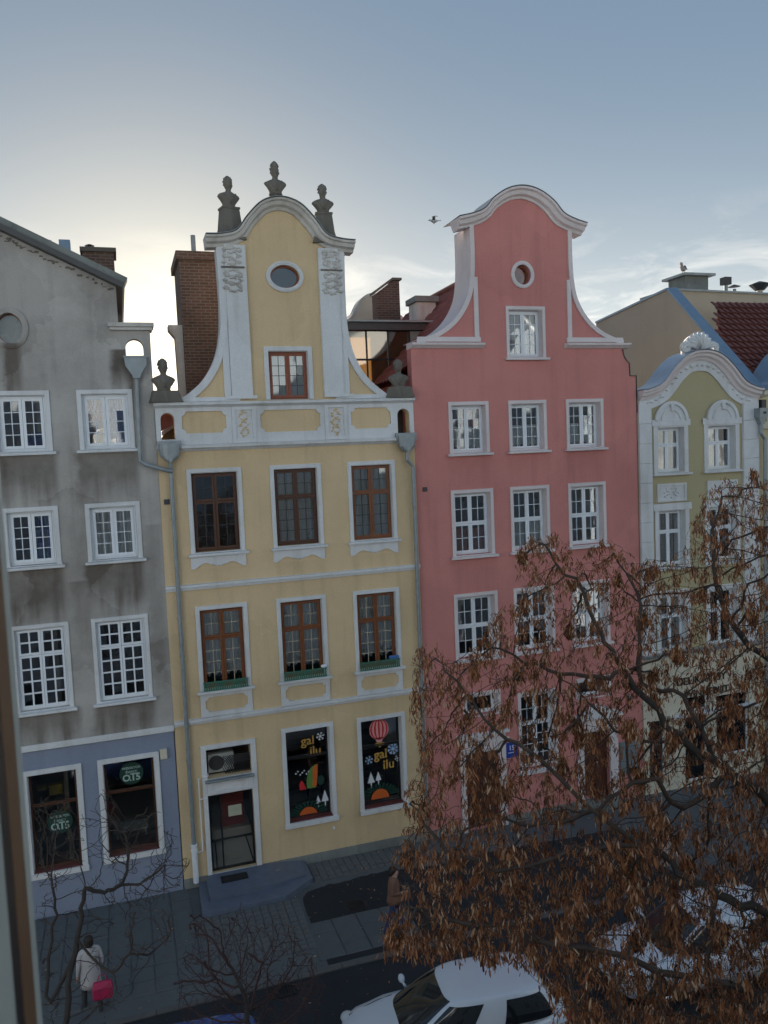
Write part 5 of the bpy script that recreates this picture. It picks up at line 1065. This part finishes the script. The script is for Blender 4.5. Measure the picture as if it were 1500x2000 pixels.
def key_bunch(mb, p, n, size, spread):
    for k in range(n):
        a = random.uniform(0, 2*math.pi); s_ = random.random()**.6*spread
        d = Vector((math.cos(a)*s_, math.sin(a)*s_, -1)).normalized()
        o = p+Vector((random.gauss(0,.35), random.gauss(0,.35), random.gauss(-.35,.5)))*size*.95
        l = size*random.choice((.5,.8,1,1.1,1.3))*random.uniform(.8,1.15); w = l*random.uniform(.06,.115)
        side = d.cross(Vector((random.gauss(0,1), random.gauss(0,1), random.gauss(0,.3)))).normalized()*w; bend = side.cross(d).normalized()*l*random.uniform(-.38,.38)
        m1 = o+d*l*.35+bend*.6; m2 = o+d*l*.75+bend
        mb.add([o, m1+side, m1-side, m2+side*.9, m2-side*.9, o+d*l+bend*.7], [(0,1,2),(1,3,4,2),(3,5,4)])
# ---- the big key-laden tree on the right
random.seed(21)
T = Skel(); base = Vector((7.2,-14.9,G)); fork = Vector((6.75,-15.25,4.2))
tr_ids = T.limb([base, Vector((7.1,-15.0,1.5)), fork], n=4, wob=.01); root = tr_ids[-1]
A = T.limb([pt(1560,1640,8.1), pt(1480,1545,8.1), pt(1390,1480,8.2), pt(1300,1415,8.35), pt(1218,1315,8.6), pt(1170,1235,8.8), pt(1125,1140,9.1), pt(1065,1065,9.3)], root, 4, .025)
B = T.limb([pt(1620,1850,7.4), pt(1500,1792,7.2), pt(1400,1742,7.25), pt(1310,1692,7.35), pt(1200,1612,7.5), pt(1065,1505,7.7), pt(965,1420,7.9), pt(905,1350,8.1), pt(850,1285,8.3)], root, 4, .025)
Cc = T.limb([pt(1600,2040,6.9), pt(1420,1930,6.7), pt(1250,1890,6.7), pt(1050,1835,6.9), pt(900,1805,7.0), pt(790,1770,7.1)], root, 4, .03)
D = T.limb([pt(1600,1500,8.6), pt(1530,1330,9.0), pt(1440,1235,9.4), pt(1390,1110,10.0), pt(1410,970,10.5)], root, 4, .03)
def nearest_px(ids, px, py): 
    def prj(q): v = q-CAM; z = v.dot(fwd); return (750+1560*v.dot(right)/z-px)**2+(1000+1560*v.dot(down)/z-py)**2
    return min(ids, key=lambda i: prj(T.p[i]))
T.limb([pt(1140,1322,8.6), pt(1050,1300,8.8), pt(960,1265,8.9)], nearest_px(A,1218,1315), 4, .02)
T.limb([pt(1330,1360,8.4), pt(1255,1330,8.7), pt(1252,1180,9.0), pt(1200,1080,9.3)], nearest_px(A,1390,1480), 4, .02)
T.limb([pt(1230,1440,8.2), pt(1130,1350,8.3), pt(1070,1310,8.4)], nearest_px(A,1350,1450), 4, .02)
T.limb([pt(1330,1575,7.9), pt(1270,1520,7.8), pt(1190,1560,7.7), pt(1090,1610,7.6), pt(990,1600,7.6)], nearest_px(A,1430,1500), 4, .02)
T.limb([pt(1120,1660,7.3), pt(1000,1700,7.1), pt(880,1660,7.3), pt(800,1570,7.6)], nearest_px(B,1250,1650), 4, .02)
T.limb([pt(1380,1870,7.2), pt(1378,1990,7.0)], nearest_px(B,1400,1742), 3, .02)
crown = [(742,1850),(745,1770),(770,1650),(800,1600),(790,1560),(812,1500),(800,1400),(800,1320),(812,1258),(850,1250),(880,1300),(930,1240),(965,1190),(1025,1165),(1005,1105),(1028,1045),(1080,1032),(1130,1085),(1180,1042),(1225,1085),(1300,1090),(1345,1065),(1350,1000),(1400,930),(1440,940),(1510,930),(1640,1010),(1740,1250),(1740,2050),(1080,2050),(1060,1890),(900,1868),(780,1862)]
gaps = [(768,1740,62,.02),(700,1760,60,0),(1110,1270,70,.25),(960,1330,55,.5),(1290,1390,40,.35),(1000,1430,40,.4),(1150,1600,70,.35),(900,1560,50,.55),(1180,1180,40,.3),(960,1960,110,.35),(1330,1340,60,.45),(1200,1480,55,.35),(1330,1560,60,.3),(1270,1810,70,.45),(1060,1700,50,.5),(700,1900,60,0),(1250,1000,60,.5)]
def dens(x, y):
    w = 1.0
    for (gx, gy, r_, k) in gaps:
        d2 = ((x-gx)**2+(y-gy)**2)/(r_*r_)
        if d2 < 1: w = min(w, k+(1-k)*d2)
    if y < 1330 and x < 1330: w *= 1.15
    if x < 1000 and y < 1640: w *= .8
    if x < 1280 and y < 1560: w *= .95
    if y > 1640: w *= 1.05
    if x > 1330 and y < 1330: w *= 1.5
    return w
def depth(x, y):
    u = (y-930)/1100.0; m_ = 10.3-3.3*min(1, max(0, u))**.8
    return m_+random.uniform(-1.3,1.5)*(.6+.4*u)
att = []; aw = []
while len(att) < 14000:
    x = random.uniform(735,1740); y = random.uniform(925,2050)
    if inside(crown, x, y) and random.random() < dens(x, y)/1.3: att.append(pt(x, y, depth(x, y)))
T.colonize(att, .11, 1.3, .115, 80)
T.radii(.0022, 2.42)
tree = thing('street_tree', 'large leafless tree hung with rust-brown seed keys, lower right', 'tree', base)
mbk = MB(); T.mesh(mbk, .03, 9, 10); mbk.build('trunk', M['bark'], tree, smooth=True)
mbt = MB(); T.mesh(mbt, 0, .03, 6); o = mbt.build('branches', M['twig'], tree, smooth=True); o['kind'] = 'stuff'
kb_ = MB(); nb = 0
for i, q in enumerate(T.p):
    if T.r[i] > .0095 or i < 120: continue
    tipn = T.ch[i] == 0
    u_ = random.random()
    if u_ < (.95 if tipn else .5):
        v = q-CAM; z = v.dot(fwd); py = 1000+1560*v.dot(down)/z; px = 750+1560*v.dot(right)/z
        if not inside(crown, px, py) and random.random() < .7: continue
        if random.random() > (dens(px, py)*1.15 if py > 1400 else dens(px, py)*1.6): continue
        big = min(1, max(0, (py-1150)/500)); size = .054+.016*big
        if u_ < ((.68 if tipn else .32)*(1-.25*big)): key_bunch(kb_, q, int(random.uniform(12,22)+6*big*random.random()), size*random.uniform(.85,1.25), .5); nb += 1
        else: key_bunch(kb_, q, random.choice((4,5,6,8)), .044*random.uniform(.7,1.3), .9)
o = kb_.build('crown', M['keys'], tree)
# ---- bare young tree lower left
random.seed(8)
T = Skel(); b0 = Vector((-1.75,-9.6,G)); ids = T.limb([b0, Vector((-1.6,-9.5,1.5)), pt(128,1990,11.2), pt(140,1880,11.5), pt(158,1790,11.7), pt(166,1735,11.8)], n=4, wob=.012)
root = ids[-1]
T.limb([pt(205,1742,11.9), pt(235,1728,12.0), pt(250,1690,12.2), pt(248,1640,12.5)], root, 4, .01); T.limb([pt(275,1725,12.1), pt(320,1690,12.5)], nearest_px(list(range(len(T.p))),232,1728), 4, .01)
T.limb([pt(95,1960,11.3), pt(100,1840,11.6), pt(110,1772,11.8), pt(100,1710,12.0)], ids[-8], 4, .012); T.limb([pt(215,1900,11.4), pt(255,1865,11.5), pt(300,1860,11.8), pt(335,1820,12)], ids[-7], 4, .012)
poly = [(62,1990),(62,1560),(110,1535),(160,1580),(200,1530),(260,1590),(300,1560),(350,1620),(385,1690),(330,1760),(350,1830),(300,1900),(230,1990)]
att = []
while len(att) < 1500:
    x = random.uniform(60,390); y = random.uniform(1530,1990)
    if inside(poly, x, y) and random.random() < (.35 if y > 1800 else (1.0 if x > 200 else .5)): att.append(pt(x, y, random.uniform(11.2,13.4)))
T.colonize(att, .09, 1.6, .13, 70); T.radii(.0038, 2.6)
t2 = thing('bare_tree', 'bare crooked young tree in front of the lilac shopfront, lower left', 'tree', b0)
mb = MB(); T.mesh(mb, .02, 9, 8); mb.build('trunk', M['bark'], t2, smooth=True); mb = MB(); T.mesh(mb, 0, .02, 5); o = mb.build('branches', M['twig'], t2, smooth=True); o['kind'] = 'stuff'
# ---- reddish bare shrub tree, bottom centre
random.seed(13)
T = Skel(); b0 = Vector((1.55,-9.6,G)); ids = T.limb([b0, Vector((1.5,-9.6,1.2)), pt(490,2040,12.1), pt(480,1960,12.3)], n=4, wob=.012); root = ids[-1]
poly = [(365,1800),(400,1770),(440,1790),(470,1755),(520,1800),(560,1790),(610,1850),(640,1920),(630,2030),(350,2030),(340,1920)]
att = []
while len(att) < 1900:
    x = random.uniform(340,645); y = random.uniform(1750,2030)
    if inside(poly, x, y) and random.random() < (.55 if y < 1860 else 1): att.append(pt(x, y, random.uniform(11.4,13.6)))
T.colonize(att, .09, 1.6, .11, 70); T.radii(.0036, 2.6)
t3 = thing('bare_tree', 'dense reddish leafless small tree at the bottom centre', 'tree', b0)
mb = MB(); T.mesh(mb, .02, 9, 8); mb.build('trunk', M['bark'], t3, smooth=True); mb = MB(); T.mesh(mb, 0, .02, 5); o = mb.build('branches', M['redtwig'], t3, smooth=True); o['kind'] = 'stuff'

o = LEAF_LITTER.build('leaf_litter', M['keys']); tag(o, 'scattered fallen leaves on the pavement', 'leaf litter', kind='stuff')
# ================================================================== CARS
M['carwhite'] = simple('white_car_paint', (.56,.61,.68), .25, var=.02, coat=.6); M['carblue'] = simple('blue_car_paint', (.008,.06,.26), .25, var=.03, coat=.6); M['carglass'] = simple('dark_car_glass', (.012,.014,.016), .05, var=.05, spec=.8)
M['rubber'] = simple('tyre_rubber', (.02,.02,.02), .9); M['alloy'] = simple('wheel_alloy', (.45,.46,.48), .35, metal=.8); M['lamp_glass'] = simple('lamp_lens', (.55,.58,.6), .1); M['redlens'] = simple('red_lamp_lens', (.35,.01,.01), .2); M['plate'] = simple('licence_plate_white', (.7,.7,.7), .5)
def car(label, loc, rotz, paint, tall=0.0):
    t = thing('parked_car', label, 'car', loc, 'cars parked along the kerb', world=False); t.rotation_euler = (0,0,R(rotz))
    def ip(tab, x):
        for (a, b), (c, d) in zip(tab, tab[1:]):
            if a <= x <= c: u = (x-a)/(c-a); u = u*u*(3-2*u); return b+(d-b)*u
        return tab[-1][1]
    ZB = [(-2.12,.50),(-2.02,.70),(-1.75,.80),(-1.0,.93),(-.2,.95),(1.2,.98),(1.9,1.0),(2.05,.92),(2.12,.62)]
    HW = [(-2.12,.42),(-2.03,.66),(-1.8,.80),(-1.3,.87),(0,.885),(1.4,.87),(1.9,.80),(2.05,.70),(2.12,.5)]
    rings = []
    xs = [-2.12,-2.09,-2.03,-1.92,-1.75,-1.5,-1.2,-.9,-.5,0,.5,1,1.4,1.7,1.9,2.0,2.07,2.12]
    for x in xs:
        w, zb = ip(HW, x), ip(ZB, x); k = max(0, (abs(x)-1.95)/.17); zl = .22+.16*min(1,k)
        half_ = [(0,zl),(w*.75,zl),(w*.95,zl+.07),(w,zl+(zb-zl)*.42),(w*.995,zl+(zb-zl)*.62),(w*.965,zl+(zb-zl)*.84),(w*.88,zb-.02),(w*.70,zb+.015),(w*.35,zb+.035),(0,zb+.04)]
        rings.append([(x, y, z) for y, z in half_]+[(x, -y, z) for y, z in reversed(half_[1:-1])])
    b = MB().loft(rings).build('body', M[paint], t, smooth=True)
    def gh(h, th):                            # greenhouse surface
        u = h; x0 = -1.12+(.92)*u**.95; x1 = 2.0-.42*u**1.3; w = .80-.19*u**1.25
        cx = (x0+x1)/2; rx = (x1-x0)/2; c, s_ = math.cos(th), math.sin(th); e = .46
        return Vector((cx+rx*math.copysign(abs(c)**e, c), w*math.copysign(abs(s_)**e, s_), .93+(.52+tall)*(1-(1-u)**1.25)))
    n = 48; rings = [[gh(h, 2*math.pi*q/n) for q in range(n)] for h in (0,.2,.4,.6,.8,.92,1.0)]
    top = [gh(1.0, 2*math.pi*q/n) for q in range(n)]; c = sum(top, Vector())/n
    for f_, dz in ((.9,.018),(.7,.035),(.4,.05),(.1,.055)): rings.append([c+(p-c)*f_+Vector((0,0,dz)) for p in top])
    MB().loft(rings).build('roof', M[paint], t, smooth=True)
    def panel(name, fx, h0, h1, m_):
        V = []; F = []; a, bb = 10, 5; cen = gh(.5, 0)*.5+gh(.5, math.pi)*.5
        for j in range(bb+1):
            h = h0+(h1-h0)*j/bb
            for i in range(a+1):
                p = fx(h, i/a); o_ = Vector((p.x-cen.x, p.y*1.6, .35)).normalized(); V.append(p+o_*.007)
        for j in range(bb):
            for i in range(a): q = j*(a+1)+i; F.append((q, q+1, q+a+2, q+a+1))
        return MB().add(V, F).build(name, M[m_], t, smooth=True)
    panel('windscreen', lambda h, u: gh(h, math.pi-.62+1.24*u), .03, .93, 'carglass')
    panel('rear_window', lambda h, u: gh(h, -.5+1.0*u), .2, .88, 'carglass')
    for sg in (-1, 1):
        for (t0, t1) in ((2.36,1.62),(1.55,.86)): panel('side_window', lambda h, u: gh(h, sg*(t0+(t1-t0)*u)), .10, .82, 'carglass')
        mr_ = MB(); mr_.blob((-.78, sg*.98, 1.0), .07,.11,.075,10,6); mr_.tube([(-.74,sg*.8,.95),(-.78,sg*.92,.98)],.025,6); mr_.build('mirror', M[paint], t, smooth=True)
        for x in (-1.32, 1.30):
            rg_ = []
            for (dy, r_) in ((-.1,.20),(-.1,.29),(-.07,.315),(.07,.315),(.1,.29),(.1,.20)): rg_.append([(x+r_*math.cos(2*math.pi*q/24), sg*.80+dy, .315+r_*math.sin(2*math.pi*q/24)) for q in range(24)])
            wh = MB().loft(rg_).build('wheel', M['rubber'], t, smooth=False)
            rm = MB()
            for k in range(5): a = 2*math.pi*k/5; rm.tube([(x,sg*.905,.315),(x+.19*math.cos(a),sg*.905,.315+.19*math.sin(a))],.03,6)
            rm.tube([(x,sg*.86,.315),(x,sg*.915,.315)],.06,10); rm.build('rim', M['alloy'], wh)
        MB().blob((-1.93,sg*.60,.68),.14,.17,.07,12,6).build('headlight', M['lamp_glass'], t, smooth=True); MB().blob((2.0,sg*.64,.82),.09,.12,.10,12,6).build('tail_light', M['redlens'], t, smooth=True)
        MB().box(-.05,.12,sg*.885-.012,sg*.885+.012,.80,.83).build('door_handle', M[paint], t)
    sm = MB(); zt = lambda x: ip(ZB, x)
    for sg in (-1, 1):
        sm.tube([(x, sg*ip(HW, x)*.74, zt(x)+.012) for x in (-1.9,-1.6,-1.3,-1.05)], .006, 4); sm.tube([(-.72,sg*.885,.35),(-.70,sg*.89,.6),(-.74,sg*.865,.9)], .006, 4); sm.tube([(.28,sg*.893,.35),(.28,sg*.893,.6),(.28,sg*.865,.92)], .006, 4); sm.tube([(1.1,sg*.885,.55),(1.05,sg*.86,.94)], .006, 4); sm.tube([(-.95,sg*.893,.32),(1.0,sg*.893,.32)], .012, 4)
    sm.tube([(-1.9,y,zt(-1.9)+.03-.05*abs(y)) for y in (-.58,-.3,0,.3,.58)], .006, 4); sm.build('panel_seam', M['iron'], t)
    gr_ = MB(); gr_.box(-2.128,-2.10,-.34,.34,.54,.60); gr_.box(-2.125,-2.09,-.44,.44,.27,.36); gr_.build('grille', M['iron'], t); MB().tube([(1.35,0,1.49+tall),(1.5,0,1.62+tall)],[.015,.006],6).build('aerial', M['iron'], t)
    MB().box(-2.135,-2.12,-.26,.26,.40,.51).build('licence_plate', M['plate'], t)
    MB().tube([(-1.0,-.4,.985),(-.86,.05,1.04)],.012,5).tube([(-1.0,.1,.985),(-.86,.5,1.04)],.012,5).build('wiper', M['iron'], t)
    return t
car('white hatchback with bonnet pointing left, parked at the bottom edge', (5.3,-8.0,G), -7, 'carwhite')
car('white car almost hidden under the seed-laden tree', (11.0,-7.75,G), -6, 'carwhite', .05)
car('blue car whose roof just shows at the bottom edge', (.0,-7.85,G), -6, 'carblue', .05)
# ================================================================== PEOPLE
M['skin'] = simple('skin', (.45,.27,.20), .6, var=.06); M['hair'] = simple('dark_hair', (.018,.012,.010), .6); M['shoe'] = simple('dark_shoe', (.02,.02,.022), .6)
def person(label, loc, rotz, coat, legs, pose, h=1.68, coat_len=.80, hood=None, bag=None):
    t = thing('person', label, 'person', loc, world=False); t.rotation_euler = (0,0,R(rotz))
    V = []; E_ = []; Rr = []
    def v(p, r_, par=None):
        V.append(p); Rr.append(r_)
        if par is not None: E_.append((par, len(V)-1))
        return len(V)-1
    st_ = pose.get('stride', .22)             # faces -y in its own frame
    pel = v((0,0,.93), (.155,.115)); wa = v((0,0,1.08), (.145,.105), pel); ch_ = v((0,-.01,1.27), (.175,.12), wa); sh_ = v((0,.0,1.40), (.13,.085), ch_); nk = v((0,-.01,1.47), (.06,.06), sh_); hd = v((0,-.03,1.56), (.085,.10), nk); tp = v((0,-.02,1.635), (.075,.085), hd); v((0,-.135,1.555), (.018,.018), hd)
    hands = []
    for sg in (-1, 1):
        hp_ = v((sg*.10,0,.88), (.10,.105), pel); kn = v((sg*.11,-st_*sg*.5-.03,.49), (.068,.07), hp_); an = v((sg*.11,-st_*sg*.9+.03,.10), (.045,.048), kn); v((sg*.12,-st_*sg*.9-.12,.045), (.042,.035), an)
        s0 = v((sg*.185,0,1.385), (.068,.07), sh_); el, wr = pose['arm_l' if sg < 0 else 'arm_r']; e = v((sg*el[0],el[1],el[2]), (.05,.052), s0); w_ = v((sg*wr[0],wr[1],wr[2]), (.034,.034), e)
        d = (Vector(V[w_])-Vector(V[e])).normalized(); pm = v(tuple(Vector(V[w_])+d*.06), (.034,.022), w_); hands.append(Vector(V[pm]))
        sd = d.orthogonal().normalized()
        for k in range(4): f0 = v(tuple(Vector(V[pm])+d*.05+sd*(k-1.5)*.018), (.009,.009), pm); v(tuple(Vector(V[f0])+d*(.035+.01*(k in (1,2)))+Vector((0,0,-.012))), (.008,.008), f0)
        v(tuple(Vector(V[w_])+d*.055+sd*.05), (.009,.009), w_)
    me = bpy.data.meshes.new('body'); me.from_pydata(V, E_, [])
    o = bpy.data.objects.new('tmp', me); COL.objects.link(o)
    mo = o.modifiers.new('s', 'SKIN'); mo.use_smooth_shade = True; sub = o.modifiers.new('d', 'SUBSURF'); sub.levels = 1
    for sv, r_ in zip(me.skin_vertices[0].data, Rr): sv.radius = r_; sv.use_root = False
    me.skin_vertices[0].data[0].use_root = True
    bpy.context.view_layer.update()
    fm_ = bpy.data.meshes.new_from_object(o.evaluated_get(bpy.context.evaluated_depsgraph_get())); bpy.data.objects.remove(o)
    fm_.materials.clear()
    for m_ in (coat, legs, M['skin'], M['shoe']): fm_.materials.append(m_)
    for pl_ in fm_.polygons:
        c = pl_.center; k = 0
        if c.z > 1.47: k = 2
        elif min((c-q).length for q in hands) < .10: k = 2
        elif c.z < .085: k = 3
        elif c.z < .90 and abs(c.x) < .24 and not any((c-q).length < .3 and abs(c.x) > .2 for q in hands): k = 1
        pl_.material_index = k; pl_.use_smooth = True
    b = bpy.data.objects.new('body', fm_); COL.objects.link(b); b.parent = t; b.scale = (h/1.71,)*3
    s_ = h/1.71
    def rg_(z, rx, ry, yo=0, n=18): return [(rx*s_*math.cos(2*math.pi*q/n), (yo+ry*math.sin(2*math.pi*q/n))*s_, z*s_) for q in range(n)]
    MB().loft([rg_(coat_len,.225,.19),rg_(coat_len+.1,.215,.175),rg_(1.05,.195,.15),rg_(1.25,.205,.145),rg_(1.37,.20,.12),rg_(1.44,.12,.10),rg_(1.49,.085,.085)]).build('jacket', coat, t, smooth=True)
    hr = MB(); hr.loft([rg_(1.50,.075,.05,.06),rg_(1.56,.098,.085,.03),rg_(1.62,.10,.10,.01),rg_(1.67,.088,.095,.0),rg_(1.705,.055,.06,.01),rg_(1.72,.01,.01,.01)]); hr.build('hair', M['hair'] if not hood else hood, t, smooth=True)
    ey = MB()
    for sg in (-1,1): ey.blob((sg*.032*s_,-.122*s_,1.585*s_),.011*s_,.008*s_,.007*s_,6,4)
    ey.build('eyes', M['hair'], t)
    MB().blob((0,-.118*s_,1.505*s_),.024*s_,.012*s_,.008*s_,8,4).build('mouth', simple('lip', (.30,.10,.09), .5), t)
    return t, hands, s_
brown = simple('brown_jacket_cloth', (.20,.105,.07), .85, var=.2, scale=12, bump=.3); denim = simple('blue_denim', (.025,.06,.16), .85, var=.25, scale=12); dgrey = simple('dark_grey_cloth', (.04,.042,.05), .85); pale = simple('off_white_coat_cloth', (.46,.45,.46), .85, var=.1, scale=10, bump=.2); rosy = simple('pale_rose_coat_cloth', (.52,.42,.40), .85, var=.12, scale=10)
person('person in brown padded jacket and blue jeans walking right on the dark asphalt', (5.5,-4.0,G), 68, brown, denim, dict(stride=.26, arm_l=((.24,.02,1.12),(.10,-.22,1.12)), arm_r=((.24,.02,1.12),(.10,-.24,1.15))), 1.66, .84)
person('person in off-white coat with a pink bag, behind the bare tree lower left', (-1.25,-4.15,G), 200, pale, dgrey, dict(stride=.22, arm_l=((.25,.03,1.12),(.27,-.05,.90)), arm_r=((.25,.03,1.12),(.26,-.04,.88))), 1.66, .62)
person('person in pale rose coat half hidden behind the tree limb, right sidewalk', (12.6,-4.6,G), 120, rosy, dgrey, dict(stride=.2, arm_l=((.24,.03,1.12),(.22,-.12,.98)), arm_r=((.24,.03,1.12),(.22,-.1,.95))), 1.64, .60)
pb = thing('shopping_bag', 'bright pink carrier bag held by the person in the off-white coat', 'bag', (-1.02,-4.35,G+.38), world=False)
mb = MB(); mb.loft([[(sx*w_, sy*.07*k, z) for sx, sy in ((-1,-1),(1,-1),(1,1),(-1,1))] for z, w_, k in ((0,.17,1),(.05,.20,1.3),(.25,.20,1.2),(.36,.17,.5))]); M['pinkbag'] = simple('pink_bag', (.42,.02,.09), .5, var=.1); mb.build('sack', M['pinkbag'], pb, bevel=.02)
MB().tube([(-.1,0,.34),(-.06,0,.48),(.0,0,.53),(.06,0,.48),(.1,0,.34)],.01,6).build('handle', M['pinkbag'], pb)
# ================================================================== BIRDS
M['gull_w'] = simple('gull_white_feather', (.40,.40,.40), .8); M['gull_g'] = simple('gull_grey_feather', (.16,.17,.18), .8); M['beak'] = simple('yellow_beak', (.5,.3,.04), .5)
def gull(label, loc, rotz, flying):
    t = thing('gull', label, 'bird', loc, 'gulls', world=False); t.rotation_euler = (0,0,R(rotz))
    def rg_(x, r_, z, n=12): return [(x, r_*math.cos(2*math.pi*q/n), z+r_*.95*math.sin(2*math.pi*q/n)) for q in range(n)]
    b = [(-.24,.012,.03),(-.16,.05,.02),(-.05,.085,0),(.06,.09,0),(.14,.065,.02),(.18,.05,.05 if flying else .10),(.22,.052,.06 if flying else .14),(.27,.04,.06 if flying else .145),(.29,.012,.05 if flying else .14)]
    MB().loft([rg_(*q) for q in b]).build('body', M['gull_w'], t, smooth=True)
    MB().tube([(.285,0,.05 if flying else .14),(.335,0,.04 if flying else .13)],[.014,.004],6).build('beak', M['beak'], t)
    MB().add([(-.22,-.02,.03),(-.22,.02,.03),(-.36,.06,.04),(-.36,-.06,.04),(-.22,-.02,.015),(-.22,.02,.015),(-.36,.06,.03),(-.36,-.06,.03)], [(0,1,2,3),(7,6,5,4),(0,4,5,1),(1,5,6,2),(2,6,7,3),(3,7,4,0)]).build('tail', M['gull_w'], t)
    for sg in (-1,1):
        if flying: P = [(.10,.06,.05,.16),(.14,.28,.16,.17),(.06,.46,.13,.13),(-.06,.66,.05,.05)]
        else: P = [(.12,.085,.03,.13),(.0,.10,.03,.14),(-.16,.075,.03,.10),(-.33,.03,.04,.03)]
        if flying: rr = [[(x,sg*y,z),(x-c*.5,sg*y,z+.02),(x-c,sg*y,z),(x-c*.5,sg*y,z-.012)] for x,y,z,c in P]
        else: rr = [[(x,sg*(y-.02),z+c*.5),(x,sg*y,z+c*.1),(x,sg*(y-.02),z-c*.3),(x,sg*(y-.04),z)] for x,y,z,c in P]
        MB().loft(rr).build('wing', M['gull_g'], t, smooth=True)
        if not flying: MB().tube([(.0,sg*.03,-.07),(.0,sg*.03,-.19)],.008,5).tube([(-.01,sg*.03,-.19),(.05,sg*.03,-.195)],.008,5).build('leg', M['beak'], t)
    return t
gull('small gull gliding between the yellow and pink gables', (6.75,-5.0,16.0), 165, True).scale = (.42,.42,.42)
gull('gull perched on the chimney lid at the right', (23.2,7.4,18.32), 215, False).scale = (1.25,1.25,1.25)
